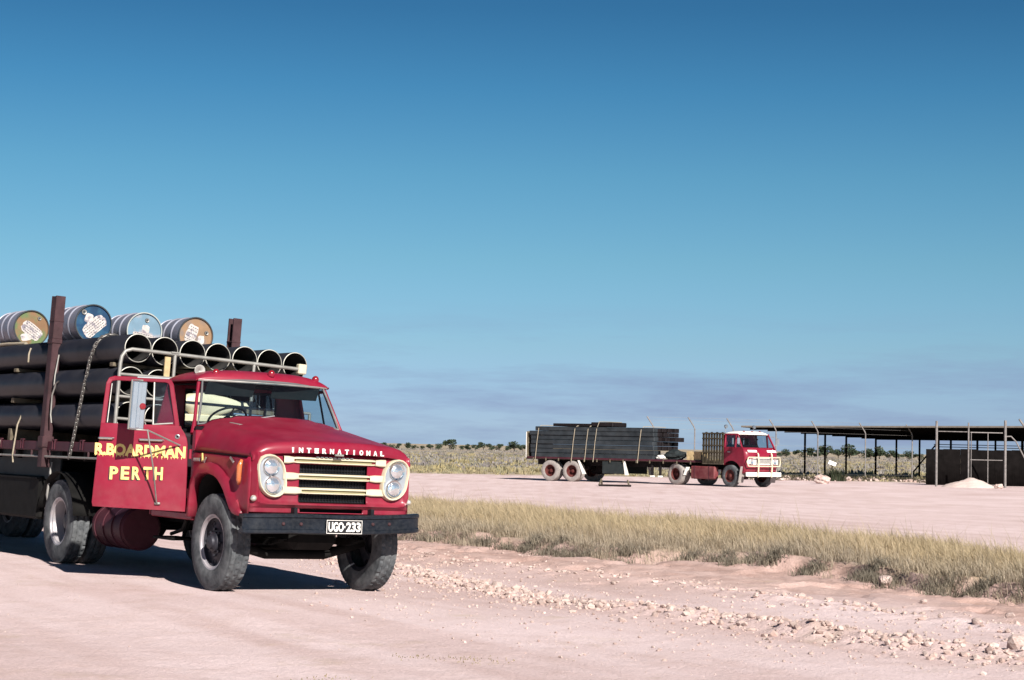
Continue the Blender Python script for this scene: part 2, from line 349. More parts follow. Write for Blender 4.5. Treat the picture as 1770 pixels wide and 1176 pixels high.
def height(X, Y):
    X = np.asarray(X, float); Y = np.asarray(Y, float)
    near = 1 - smooth(60, 110, Y)
    wob = .35 * fbm(X * 1.3, Y * 1.3, 4)
    s = edge_s(X, Y, VN) + wob; sf = -edge_s(X, Y, VF) + wob
    h = .018 * fbm(X * .55, Y * .55, 4) + .02 * fbm(X * .13, Y * .13, 2)
    dw = polydist(X, Y, WR); d2 = polydist(X, Y, W2)
    lump = .5 + 1.5 * np.clip(fbm(X * 3.0, Y * 3.0, 3) + .35, 0, 1)
    crumb = np.clip(fbm(X * 9, Y * 9, 3) + .1, 0, 1) * (1 - smooth(18, 34, np.hypot(X, Y)))
    h = h + .055 * np.exp(-(dw / .24) ** 2) * lump + .035 * np.exp(-(d2 / .26) ** 2) * lump + .05 * crumb * (np.exp(-(dw / .45) ** 2) + .6 * np.exp(-(d2 / .4) ** 2))
    pp = X * .851 + Y * .525; tt = X * .525 - Y * .851
    h = h + .030 * fbm(pp * 2.2, tt * .2, 3) * np.exp(-(dw / 2.2) ** 2)
    rough = np.clip(smooth(-4.2, -1.5, s) * (1 - smooth(.2, 1.5, s)), 0, 1)
    h = h + rough * (.05 * fbm(X * 2.2, Y * 2.2, 5) - .02 + .045 * smooth(.03, .07, fbm(X * 1.1 + 5, Y * 1.1, 4)) + .015 * fbm(X * 11, Y * 11, 2))
    h = h + .006 * fbm(X * 7, Y * 7, 2) * (1 - smooth(14, 30, np.hypot(X, Y)))
    verge = smooth(0, .30, s) * smooth(-.2, 1.2, sf)
    h = h + .16 * verge
    h = h * near + (1 - near) * .03 * fbm(X * .05, Y * .05, 2)
    xl, yl = tlocal(X, Y)
    dist = np.hypot(np.maximum(np.abs(xl) - 1.5, 0), np.maximum(np.abs(yl + 2.2) - 3.6, 0))
    wt = 1 - smooth(0, 2.6, dist)
    hp = TPOS[2] + xl * math.tan(rad(1.4)) + .035 * smooth(-1, -3.3, yl)
    hp = hp + .004 * fbm(X * 1.5, Y * 1.5, 3)
    return h * (1 - wt) + hp * wt
def hz(x, y): return float(height(np.array([x]), np.array([y]))[0])

def axis(dense0, dense1, step, far, mid=None):
    a = list(np.arange(dense0, dense1, step)); hi = []; st = step; p = a[-1]
    while p < far: st *= 1.13; p += st; hi.append(p)
    lo = []; st = step; p = a[0]
    while p > -far: st *= 1.13; p -= st; lo.append(p)
    return np.array(lo[::-1] + a + hi)
xs = axis(-7.5, 8.0, .05, 5000)
ys = list(np.arange(10.5, 24, .05)) + list(np.arange(24, 36, .09)); st = .09; p = ys[-1]
while p < 6000: st *= 1.06; p += st; ys.append(p)
lo = []; st = .05; p = ys[0]
while p > -3000: st *= 1.25; p -= st; lo.append(p)
ys = np.array(lo[::-1] + ys)
GX, GY = np.meshgrid(xs, ys)
GZ = height(GX, GY)
nx, ny = len(xs), len(ys)
gm = bpy.data.meshes.new('ground')
gm.vertices.add(nx * ny); gm.vertices.foreach_set('co', np.stack([GX, GY, GZ], -1).astype(np.float32).ravel())
ii = (np.arange(ny - 1)[:, None] * nx + np.arange(nx - 1)[None, :]).ravel()
quads = np.stack([ii, ii + 1, ii + nx + 1, ii + nx], 1).astype(np.int32)
gm.loops.add(quads.size); gm.loops.foreach_set('vertex_index', quads.ravel())
gm.polygons.add(len(quads)); gm.polygons.foreach_set('loop_start', np.arange(0, quads.size, 4, dtype=np.int32))
gm.update(calc_edges=True); gm.polygons.foreach_set('use_smooth', np.ones(len(quads), bool))
S = edge_s(GX, GY, VN); SF = -edge_s(GX, GY, VF)
n1 = fbm(GX * .5, GY * .5, 4)
red = smooth(-4.8, -1.2, S + 1.2 * n1) * (1 - smooth(3, 8, S)) * .9
dwr = polydist(GX, GY, WR)
red = np.clip(np.maximum(red, .35 * np.exp(-(dwr / .8) ** 2)), 0, 1)
ROADFAR = np.array([(-300, 60), (-60, 84), (-8.33, 95.4), (-3.66, 97.8), (0.62, 99.6), (15.3, 104.5), (23.1, 101.5), (60, 99), (300, 95)])
field = smooth(-1, 3, GY - np.interp(GX, ROADFAR[:, 0], ROADFAR[:, 1]) + 3 * fbm(GX * .3, GY * .3, 3))
field = np.maximum(field, .8 * smooth(.1, .6, S) * smooth(.0, .6, SF))
attr = gm.attributes.new('zone', 'FLOAT_COLOR', 'POINT')
pc_ = GX * .851 + GY * .525; tc_ = GX * .525 - GY * .851
streak = np.clip(.5 + .9 * fbm(pc_ * 2.6, tc_ * .22, 4), 0, 1)
cdat = np.stack([red, field, streak, np.ones_like(red)], -1).astype(np.float32)
attr.data.foreach_set('color', cdat.ravel())
gmat = bpy.data.materials.new('dirt'); gmat.use_nodes = True; N = gmat.node_tree.nodes; L = gmat.node_tree.links
bs = N['Principled BSDF']; bs.inputs['Roughness'].default_value = .95; bs.inputs['Specular IOR Level'].default_value = .15
za = N.new('ShaderNodeAttribute'); za.attribute_name = 'zone'; zs_ = N.new('ShaderNodeSeparateColor'); L.new(za.outputs[0], zs_.inputs[0])
geo = N.new('ShaderNodeNewGeometry')
def gnoise(scale, det=5, ro=.6):
    n = N.new('ShaderNodeTexNoise'); n.inputs['Scale'].default_value = scale; n.inputs['Detail'].default_value = det; n.inputs['Roughness'].default_value = ro; L.new(geo.outputs['Position'], n.inputs[0]); return n
def gmix(fac, a, b):
    m = N.new('ShaderNodeMix'); m.data_type = 'RGBA'
    if hasattr(fac, 'links') or not isinstance(fac, float): L.new(fac, m.inputs[0])
    else: m.inputs[0].default_value = fac
    for k, q in ((6, a), (7, b)):
        if isinstance(q, tuple): m.inputs[k].default_value = (*q, 1)
        else: L.new(q, m.inputs[k])
    return m.outputs[2]
def gramp(src, a, b):
    r = N.new('ShaderNodeMapRange'); r.inputs[1].default_value = a; r.inputs[2].default_value = b; L.new(src, r.inputs[0]); return r.outputs[0]
big = gnoise(.35, 6); med = gnoise(2.2, 8, .65); fine = gnoise(28, 6, .7); spk = gnoise(90, 3, .7)
road = gmix(gramp(big.outputs[0], .35, .7), (.67, .54, .545), (.60, .47, .465))
road = gmix(gramp(med.outputs[0], .50, .80), road, (.55, .42, .40))
redc = gmix(gramp(med.outputs[0], .35, .65), (.43, .285, .245), (.51, .37, .335))
c = gmix(zs_.outputs[0], road, redc)
fld = gmix(gramp(big.outputs[0], .4, .6), (.38, .31, .20), (.34, .295, .25))
c = gmix(zs_.outputs[1], c, fld)
c = gmix(gramp(spk.outputs[0], .64, .72), c, (.33, .23, .19))
pt = gnoise(.9, 7, .7); pm_ = N.new('ShaderNodeMapRange'); pm_.inputs[1].default_value = .58; pm_.inputs[2].default_value = .70; pm_.inputs[4].default_value = .5; L.new(pt.outputs[0], pm_.inputs[0]); c = gmix(pm_.outputs[0], c, (.47, .37, .28))
sm = N.new('ShaderNodeMix'); sm.data_type = 'RGBA'; sm.blend_type = 'MULTIPLY'; sm.inputs[0].default_value = 1; L.new(c, sm.inputs[6])
sr_ = gramp(zs_.outputs[2], .12, .75); sx_ = gmix(sr_, (.90, .86, .84), (1.03, 1.03, 1.03)); L.new(sx_, sm.inputs[7]); c = sm.outputs[2]
fm = N.new('ShaderNodeMix'); fm.data_type = 'RGBA'; fm.blend_type = 'MULTIPLY'; fm.inputs[0].default_value = 1
fr_ = N.new('ShaderNodeMapRange'); fr_.inputs[1].default_value = .3; fr_.inputs[2].default_value = .7; fr_.inputs[3].default_value = .84; fr_.inputs[4].default_value = 1.10; L.new(fine.outputs[0], fr_.inputs[0])
L.new(c, fm.inputs[6]); L.new(fr_.outputs[0], fm.inputs[7]); L.new(fm.outputs[2], bs.inputs['Base Color'])
bp = N.new('ShaderNodeBump'); bp.inputs['Strength'].default_value = .8; bp.inputs['Distance'].default_value = .02
ad = N.new('ShaderNodeMath'); ad.operation = 'ADD'; L.new(fine.outputs[0], ad.inputs[0]); L.new(med.outputs[0], ad.inputs[1]); L.new(ad.outputs[0], bp.inputs['Height']); L.new(bp.outputs[0], bs.inputs['Normal'])
gm.materials.append(gmat)
ground = bpy.data.objects.new('ground', gm); COL.objects.link(ground)
tag(ground, 'pale pink dirt road and yard running to the flat dry plain', kind='structure')

# fast mesh from numpy: triangles with a colour per vertex
def tri_object(name, verts, tris, cols, material, label=None, cat=None, kind=None, flat=True):
    me = bpy.data.meshes.new(name); n = len(verts)
    me.vertices.add(n); me.vertices.foreach_set('co', verts.astype(np.float32).ravel())
    me.loops.add(tris.size); me.loops.foreach_set('vertex_index', tris.astype(np.int32).ravel())
    me.polygons.add(len(tris)); me.polygons.foreach_set('loop_start', np.arange(0, tris.size, 3, dtype=np.int32))
    me.update(calc_edges=True)
    me.polygons.foreach_set('use_smooth', np.full(len(tris), not flat))
    a = me.attributes.new('tone', 'FLOAT_COLOR', 'POINT')
    a.data.foreach_set('color', np.concatenate([cols, np.ones((n, 1))], 1).astype(np.float32).ravel())
    me.materials.append(MATS[material])
    o = bpy.data.objects.new(name, me); COL.objects.link(o)
    return tag(o, label, cat, None, kind)

def blades(px, py, pz, hgt, wid, lean_dir, lean, col_lo, col_hi):
    """curved tapering grass blades, 5 verts / 3 triangles each"""
    n = len(px); a = rng.uniform(0, PI, n); dx = np.cos(a) * wid / 2; dy = np.sin(a) * wid / 2
    lx = np.cos(lean_dir) * lean * hgt; ly = np.sin(lean_dir) * lean * hgt
    V = np.zeros((n, 5, 3))
    V[:, 0] = np.stack([px - dx, py - dy, pz - .02], 1); V[:, 1] = np.stack([px + dx, py + dy, pz - .02], 1)
    mx, my, mz = px + lx * .35, py + ly * .35, pz + hgt * .55
    V[:, 2] = np.stack([mx - dx * .8, my - dy * .8, mz], 1); V[:, 3] = np.stack([mx + dx * .8, my + dy * .8, mz], 1)
    V[:, 4] = np.stack([px + lx, py + ly, pz + hgt * np.sqrt(np.clip(1 - .5 * lean ** 2, .2, 1))], 1)
    base = np.arange(n)[:, None] * 5
    T = np.concatenate([base + np.array([0, 1, 3]), base + np.array([0, 3, 2]), base + np.array([2, 3, 4])], 0)
    Cc = np.zeros((n, 5, 3)); Cc[:, :2] = col_lo[:, None]; Cc[:, 2:4] = ((col_lo + col_hi) / 2)[:, None]; Cc[:, 4] = col_hi
    return V.reshape(-1, 3), T, Cc.reshape(-1, 3)

# verge grass
def verge_points(n):
    X = rng.uniform(-9, 9.5, n * 4); Y = rng.uniform(13, 50, n * 4)
    wob = .35 * fbm(X * 1.3, Y * 1.3, 4)
    s = edge_s(X, Y, VN) + wob; sf = -edge_s(X, Y, VF)
    dens = smooth(-.45, .7, s) * smooth(-.1, .5, sf) * np.clip(.70 + 1.1 * fbm(X * .8, Y * .8, 4), .22, 1)
    k = rng.random(len(X)) < dens
    return X[k][:n], Y[k][:n], s[k][:n], sf[k][:n]
tx, ty, ts_, tf = verge_points(16000)
per = 21
bx = np.repeat(tx, per) + rng.normal(0, .06, len(tx) * per); by = np.repeat(ty, per) + rng.normal(0, .06, len(tx) * per)
sr = np.repeat(ts_, per)
th = np.repeat(.10 + .10 * smooth(0, .8, ts_) + .26 * rng.random(len(tx)) ** 1.3 * (.3 + .7 * smooth(.1, 1.5, ts_)) + .14 * fbm(tx * .6, ty * .6, 3), per)
th = np.maximum(th, .06)
bh = .82 * th * rng.uniform(.45, 1.15, len(bx)); tall = rng.random(len(bx)) < .02; bh[tall] *= 1.7
front = np.clip(1 - smooth(.2, 2.2, sr + .9 * fbm(bx * .8, by * .8, 3)), 0, 1)[:, None]
straw = np.array([.53, .425, .275]); grey = np.array([.40, .355, .31]); olive = np.array([.45, .37, .225])
mixn = np.clip(.5 + 1.2 * fbm(bx * .5, by * .5, 3), 0, 1)[:, None]
hi_ = (straw * (1 - mixn * .45) + olive * mixn * .45) * (1 - .55 * front) + grey * .55 * front
hi_ = hi_ * rng.uniform(.75, 1.2, (len(bx), 1)); lo_ = hi_ * .85 * (1 - .2 * front) + grey * .2
V, T, Cc = blades(bx, by, height(bx, by), bh, rng.uniform(.004, .0095, len(bx)), PI + rng.normal(0, 1.3, len(bx)), rng.uniform(.15, 1.0, len(bx)), lo_, hi_)
tri_object('grass', V, T, Cc, 'grass_blade', 'dry straw coloured grass growing along the road verge', 'grass', 'stuff')

# field grass and low scrub beyond the yard
def field_clumps(name, n, y0, y1, wr_, hr, cols, label, cat, power=1.0):
    Y = y0 + (y1 - y0) * rng.random(n) ** power; X = rng.uniform(-.42, .42, n) * Y
    k = Y > np.interp(X, ROADFAR[:, 0], ROADFAR[:, 1]) + 1.0 + 2.5 * rng.random(n)
    X, Y = X[k], Y[k]; n = len(X); per = 14
    W = rng.uniform(*wr_, n); Hh = rng.uniform(*hr, n) * (1 + np.clip(fbm(X * .08, Y * .08, 3), -.4, .6))
    bx = np.repeat(X, per) + rng.normal(0, 1, n * per) * np.repeat(W, per) * .33; by = np.repeat(Y, per) + rng.normal(0, 1, n * per) * np.repeat(W, per) * .33
    col = np.repeat(np.array(cols)[rng.integers(0, len(cols), n)] * rng.uniform(.75, 1.2, (n, 1)), per, 0)
    bh = np.repeat(Hh, per) * rng.uniform(.5, 1.1, n * per)
    V, T, Cc = blades(bx, by, height(bx, by), bh, np.repeat(W, per) * rng.uniform(.10, .22, n * per), rng.uniform(0, 2 * PI, n * per), rng.uniform(.1, .5, n * per), col * .85, col)
    return tri_object(name, V, T, Cc, 'grass_blade', label, cat, 'stuff')
field_clumps('dry_grass', 9000, 95, 330, (.3, .8), (.13, .28), [(.44, .37, .20), (.40, .35, .22), (.46, .39, .24), (.36, .33, .21)], 'dry tan grass across the plain behind the far truck', 'grass', 1.5)
field_clumps('saltbush', 5200, 125, 640, (.5, 1.5), (.16, .38), [(.31, .29, .27), (.28, .265, .23), (.36, .33, .31), (.31, .275, .275)], 'low grey saltbush scrub dotting the plain', 'scrub', 1.2)

# stones: a few lump shapes, scattered
ICO = bmesh.new(); bmesh.ops.create_icosphere(ICO, subdivisions=1, radius=1)
IV = np.array([v.co[:] for v in ICO.verts]); IF = np.array([[v.index for v in f.verts] for f in ICO.faces]); ICO.free()
def stones(name, X, Y, R, label, cat, sink=.35):
    n = len(X); m = len(IV)
    V = np.repeat(IV[None], n, 0) * rng.uniform(.62, 1.25, (n, m, 1))
    V = V * np.stack([rng.uniform(.8, 1.4, n), rng.uniform(.7, 1.2, n), rng.uniform(.5, .9, n)], 1)[:, None] * R[:, None, None]
    a = rng.uniform(0, 2 * PI, n); ca, sa = np.cos(a)[:, None], np.sin(a)[:, None]
    x, y = V[..., 0] * ca - V[..., 1] * sa, V[..., 0] * sa + V[..., 1] * ca
    Z = height(X, Y)
    V = np.stack([x + X[:, None], y + Y[:, None], V[..., 2] + Z[:, None] + (R * .5 * (1 - sink))[:, None]], -1)
    T = (np.arange(n)[:, None, None] * m + IF[None]).reshape(-1, 3)
    t = rng.random((n, 1)); col = np.array([.50, .405, .37]) * t + np.array([.42, .305, .27]) * (1 - t); col = col * rng.uniform(.8, 1.12, (n, 1))
    return tri_object(name, V.reshape(-1, 3), T, np.repeat(col, m, 0), 'stone_tone', label, cat, 'stuff')
def along(P, n, spread, lo=0, hi=1):
    seg = np.hypot(*(P[1:] - P[:-1]).T); cum = np.concatenate([[0], np.cumsum(seg)]); t = rng.uniform(lo, hi, n) * cum[-1]
    return np.interp(t, cum, P[:, 0]) + rng.normal(0, spread, n), np.interp(t, cum, P[:, 1]) + rng.normal(0, spread, n)
ax_, ay_ = along(WR, 2600, .22); a2, b2 = along(W2, 500, .30); a3, b3 = along(WR, 3000, .6)
a4 = rng.uniform(-2, 6, 4200); b4 = rng.uniform(14, 29, 4200); k = edge_s(a4, b4, VN) < .2; k &= polydist(a4, b4, WR) < 3.2; a4, b4 = a4[k], b4[k]
X = np.concatenate([ax_, a2, a3, a4]); Y = np.concatenate([ay_, b2, b3, b4])
Rr_ = np.concatenate([.008 + .036 * rng.random(2600) ** 2.6, .010 + .030 * rng.random(500) ** 2.5, .004 + .020 * rng.random(3000) ** 3, .003 + .018 * rng.random(len(a4)) ** 4])
stones('gravel', X, Y, Rr_, 'loose pale gravel graded into low ridges beside the road', 'gravel')
xx = rng.uniform(-7, 7, 1500); yy = rng.uniform(11.5, 30, 1500); k = edge_s(xx, yy, VN) < .2
stones('pebbles', xx[k], yy[k], .003 + .007 * rng.random(int(k.sum())) ** 3, 'tiny pebbles scattered over the dirt road', 'pebbles')

def rock_mesh(name, seed, sub=2):
    b = bmesh.new(); bmesh.ops.create_icosphere(b, subdivisions=sub, radius=1); r = np.random.default_rng(seed)
    dirs = r.normal(size=(9, 3)); dirs /= np.linalg.norm(dirs, axis=1)[:, None]; d0 = r.uniform(.55, .9, 9)
    for v in b.verts:
        q = np.array(v.co[:])
        for d, lim in zip(dirs, d0):
            t = q @ d
            if t > lim: q = q - d * (t - lim) * .85
        q = q * (1 + .05 * r.normal()); v.co = q
    me = bpy.data.meshes.new(name); b.to_mesh(me); b.free(); me.materials.append(MATS['rock'])
    return me
RM = [rock_mesh('rock', k) for k in range(5)]
def rock(x, y, r, k, label, group=None, sq=.7):
    o = bpy.data.objects.new('rock', RM[k % 5]); COL.objects.link(o)
    o.location = (x, y, hz(x, y) + r * sq * .45); o.scale = (r * random.uniform(.9, 1.3), r * random.uniform(.8, 1.1), r * sq); o.rotation_euler = (random.uniform(-.3, .3), random.uniform(-.3, .3), random.uniform(0, 6))
    return tag(o, label, 'rock', group)
rock(4.2, 15.25, .13, 0, 'largest pale boulder lying at the right edge of the stony ridge')
rock(-.11, 21.3, .075, 1, 'squarish lump standing up in the ridge nearest the red truck')
rock(3.18, 20.15, .07, 2, 'lone brown lump on the bare bank, middle of the verge')
rock(1.96, 17.8, .08, 3, 'knobbly pale stone crowning the middle of the stony ridge')
rock(4.59, 22.6, .11, 4, 'dark clod under the eroded lip of the grass verge')
for (a, b, r) in [(3.81, 19.34, .045), (4.42, 19.77, .05), (4.95, 18.31, .055), (4.38, 17.33, .06), (1.07, 17.16, .04), (3.4, 19.6, .05), (3.6, 19.2, .055), (3.55, 19.5, .04)]:
    rock(a, b, r, random.randint(0, 4), 'small loose stone on the reddish bank below the grass', 'loose stones on the reddish bank')
bxs, bys = along(WR, 42, .12, .12, .93)
for a, b in zip(bxs, bys): rock(a, b, random.uniform(.028, .048), random.randint(0, 4), 'fist sized pale stone in the graded ridge beside the road', 'stones in the graded ridge')

# small dry weed tufts lying on the road
def weed_arrays(spots):
    VV, TT, CC = [], [], []; o = 0
    for (x, y, r, hgt, dark, n) in spots:
        px = x + rng.normal(0, r * .5, n); py = y + rng.normal(0, r * .35, n)
        col = np.array([.27, .24, .19] if dark else [.44, .36, .24]) * rng.uniform(.7, 1.2, (n, 1))
        V, T, Cc = blades(px, py, height(px, py), rng.uniform(.4, 1, n) * hgt, rng.uniform(.006, .012, n), rng.uniform(0, 2 * PI, n), rng.uniform(.4, .98, n), col * .8, col)
        VV.append(V); TT.append(T + o); CC.append(Cc); o += len(V)
    return np.concatenate(VV), np.concatenate(TT), np.concatenate(CC)
V, T, Cc = weed_arrays([(-.28, 13.95, .34, .02, False, 80), (-.66, 14.05, .22, .018, False, 40), (-1.2, 12.7, .3, .018, False, 40)])
tri_object('dry_wisps', V, T, Cc, 'grass_blade', 'flattened wisps of dry straw on the near dirt road', 'straw', 'stuff')
V, T, Cc = weed_arrays([(a, b, .24, .22, True, 170) for a, b in [(-1.2, 30.2), (.4, 28.6), (1.2, 26.9), (2.6, 26.4), (3.6, 25.4), (4.6, 23.5), (5.1, 21.7), (-.4, 29.3), (5.75, 20.4), (3.0, 26.1), (1.7, 26.9), (5.4, 21.2)]] + [(float(a), float(b), .2, .16, True, 90) for a, b in zip(*along(VN[3:12], 45, .15))] + [(4.1, 24.6, .12, .18, True, 120), (3.0, 25.4, .15, .14, True, 90), (4.9, 21.2, .2, .10, True, 90)])  # clumps strewn along the edge are added dark to stand for shadows under its lip
tri_object('verge_weeds_and_shade', V, T, Cc, 'grass_blade', 'dark grey weeds along the foot of the grass verge, many added as the shadow under its lip', 'weeds', 'stuff')

# ------------------------------------------------------------------ trees on the horizon
def tree_meshes(seed):
    r = np.random.default_rng(seed); nb = r.integers(4, 8)
    cx = r.uniform(-1.6, 1.6, nb); cy = r.uniform(-.9, .9, nb); cz = r.uniform(1.0, 2.1, nb) - .18 * np.abs(cx); rr = r.uniform(.55, 1.0, nb)
    n = 700; k = r.integers(0, nb, n); d = r.normal(size=(n, 3)); d /= np.linalg.norm(d, axis=1)[:, None]
    p = np.stack([cx[k], cy[k], cz[k]], 1) + d * (rr[k] * r.random(n) ** .35)[:, None] * np.array([1.15, 1, .72])
    p[:, 2] = np.maximum(p[:, 2], .25)
    a = r.normal(size=(n, 3)); a /= np.linalg.norm(a, axis=1)[:, None]; b = np.cross(a, r.normal(size=(n, 3))); b /= np.linalg.norm(b, axis=1)[:, None]
    sz = r.uniform(.10, .22, n)[:, None]
    V = np.stack([p - a * sz, p + b * sz * .7, p + a * sz, p - b * sz * .7], 1).reshape(-1, 3)
    q = np.arange(n)[:, None] * 4; T = np.concatenate([q + [0, 1, 2], q + [0, 2, 3]], 0)
    col = np.array([.042, .058, .034]) * r.uniform(.55, 1.5, (n, 1)); col = np.repeat(col, 4, 0)
    tr = MB(); tr.tube([(0, 0, -.1), (.05, 0, .5), (.0, .05, 1.0)], [.11, .08, .05], 6)
    for j in range(min(nb, 5)): tr.tube([(.03, 0, .45 + .06 * j), (cx[j] * .5, cy[j] * .5, .5 + cz[j] * .4), (cx[j], cy[j], cz[j])], [.06, .04, .015], 5)
    return V, T, col, tr
TREES = []
for k in range(6):
    V, T, col, tr = tree_meshes(40 + k)
    c = tri_object('crown', V, T, col, 'leafy'); tm = tr.mesh('trunk', 'bark'); TREES.append((c.data, tm)); bpy.data.objects.remove(c)
def tree(x, y, sc, k, label, group='scrub trees along the horizon', zs=1.0):
    o = bpy.data.objects.new('scrub_tree', None); COL.objects.link(o); o.location = (x, y, hz(x, y)); o.scale = (sc, sc, sc * zs); o.rotation_euler = (0, 0, random.uniform(0, 6.28)); tag(o, label, 'tree', group)
    for nm, me in zip(('crown', 'trunk'), TREES[k % 6]):
        q = bpy.data.objects.new(nm, me); COL.objects.link(q); q.parent = o
# (photo bearing x at 500 m, size) - left group between the two trucks
def bearing(px, d): return (px - 885) / 3200.0 * d
LT = [(640, .5), (653, .6), (668, .8), (682, .55), (694, .7), (708, .85), (722, .55), (735, .45), (748, .7), (762, .75), (783, 1.35), (800, .6), (812, .8), (826, .7), (840, 1.1), (854, .65), (868, .9), (880, .6), (893, 1.3), (907, .8)]
for i, (px, sc) in enumerate(LT):
    d = 500 + random.uniform(-25, 25)
    lab = 'dark scrub tree on the horizon between the two trucks'
    g = 'scrub trees between the trucks'
    if px == 783: lab, g = 'widest dark scrub tree on the horizon between the two trucks', None
    if px == 893: lab, g = 'round dark scrub tree on the horizon touching the tail of the far trailer', None
    tree(bearing(px, d), d, sc * .92, i, lab, g)
RT = [(1350, .7), (1362, 1.1), (1385, 1.1), (1398, 1.5), (1417, 1.2), (1432, 1.7), (1452, 1.3), (1471, 1.9), (1488, 1.2), (1508, 1.5), (1523, 1.9), (1541, 1.2), (1556, .9), (1575, 1.2), (1590, .9), (1612, .8), (1655, 1.0), (1700, 1.0), (1765, 1.1), (1820, 1.2)]
for i, (px, sc) in enumerate(RT):
    d = 470 + random.uniform(-25, 25)
    lab = 'dark scrub tree on the horizon seen under the shed roof'; g = 'scrub trees beyond the shed'
    if px == 1471: lab, g = 'flat topped tree standing highest beyond the open shed posts', None
    tree(bearing(px, d), d, sc * .78, i + 2, lab, g)

# ------------------------------------------------------------------ wheels
def wheel_meshes(R=.5, W=.24, dual=False, rimr=None, rubber='rubber', rimm='rim'):
    """about local X, outer face towards +X"""
    k = R / .5; h = W / 2; N_ = 120
    side = [(h * .72, .285), (h * .86, .292), (h * .97, .335), (h * 1.0, .385), (h * .97, .43), (h * .92, .455), (h * .90, .458), (h * .86, .475)]
    cols = np.linspace(h * .82, -h * .82, 11)
    prof = [(a, r * k) for a, r in side] + [(c, .5 * k) for c in cols] + [(-a, r * k) for a, r in side[::-1]]
    V = []; ns = len(side); nc = len(cols); m = len(prof)
    for i in range(N_):
        t = 2 * PI * i / N_
        for j, (x, r) in enumerate(prof):
            if ns <= j < ns + nc:
                c = j - ns; crown = .004 * (1 - (x / h) ** 2)
                zig = ((i + (c // 2) * 1) % 3)
                g = 0.0
                if c in (3, 7): g = .016
                elif zig == 0: g = .012
                if c in (0, nc - 1): g = .004 + (.006 if i % 2 == 0 else 0)
                r = r - g * k + crown
            elif j in (ns - 1, ns + nc) and i % 3 == 0: r = r - .006
            V.append((x, r * math.cos(t), r * math.sin(t)))
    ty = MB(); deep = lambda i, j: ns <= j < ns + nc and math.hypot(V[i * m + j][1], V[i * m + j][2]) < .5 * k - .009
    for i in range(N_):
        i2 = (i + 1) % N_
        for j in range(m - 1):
            ty.f.append((i * m + j, i * m + j + 1, i2 * m + j + 1, i2 * m + j)); ty.m.append(1 if sum(deep(a, b) for a, b in ((i, j), (i, j + 1), (i2, j), (i2, j + 1))) >= 3 else 0)  # groove faces get a near-black material, shade painted in for tread contrast
    ty.v = list(V)
    rm = MB(); q = k
    if not dual:
        pr = [(h * .60, .250), (h * .80, .292), (h * .84, .288), (h * .80, .272), (h * .62, .262), (h * .35, .250), (h * .28, .225), (h * .30, .19), (h * .42, .15), (h * .44, .105), (h * .44, .10)]
        mids = [1, 1, 1, 1, 0, 0, 0, 0, 0, 0]
    else:
        pr = [(h * .60, .250), (h * .80, .292), (h * .84, .288), (h * .80, .270), (h * .62, .262), (-h * .55, .250), (-h * .60, .235), (-h * .68, .19), (-h * .70, .12), (-h * .66, .115), (h * .05, .085), (h * .10, .07), (h * .10, .005)]
        mids = [1, 1, 1, 1, 1] + [0] * 7
    rm.lathe([(a, r * q) for a, r in pr], (0, 0, 0), (1, 0, 0), 36, mids=mids)
    rm.lathe([(-h * .6, .25 * q), (-h * .84, .29 * q)], (0, 0, 0), (1, 0, 0), 36)
    hb = MB()
    hx = h * .44 if not dual else -h * .70
    if not dual: hb.lathe([(hx - .01, .11 * q), (hx + .035, .105 * q), (hx + .05, .075 * q), (hx + .075, .07 * q), (hx + .08, .06 * q), (hx + .08, .003)], (0, 0, 0), (1, 0, 0), 20)
    nn = 8; rb = (.135 if not dual else .15) * q
    for i in range(nn):
        t = 2 * PI * i / nn; c = Vector((hx - .005, rb * math.cos(t), rb * math.sin(t)))
        hb.tube([c, c + Vector((.03, 0, 0))], .014 * q, 6)
    for i in range(5):
        t = 2 * PI * (i + .5) / 5; r_ = .205 * q; c = Vector((h * .30 if not dual else -h * .64, r_ * math.cos(t), r_ * math.sin(t)))
        if not dual: hb.lathe([(0, .034 * q), (.004, .030 * q), (-.004, .026 * q), (-.006, .002)], c, (1, 0, 0), 10, mi=1)
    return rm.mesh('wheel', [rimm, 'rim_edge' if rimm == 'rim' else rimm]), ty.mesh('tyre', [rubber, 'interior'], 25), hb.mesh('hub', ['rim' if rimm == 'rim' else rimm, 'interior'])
WF = wheel_meshes(.5, .24); WD = wheel_meshes(.5, .24, True)
def put_wheel(parent, ms, x, y, z, flip=False, hub=True, steer=0.0):
    o = bpy.data.objects.new('wheel', ms[0]); COL.objects.link(o); o.parent = parent; o.location = (x, y, z)
    o.rotation_euler = (random.uniform(0, 6), 0, (PI if flip else 0) + steer)
    t = bpy.data.objects.new('tyre', ms[1]); COL.objects.link(t); t.parent = o
    if hub: t = bpy.data.objects.new('hub', ms[2]); COL.objects.link(t); t.parent = o
    return o

# ------------------------------------------------------------------ the near truck
TM = pose(TPOS, TTH, 1.4)
TR = thing('truck', TM, 'red bonneted truck with open driver door, cream grille bars and black bumper', 'truck')

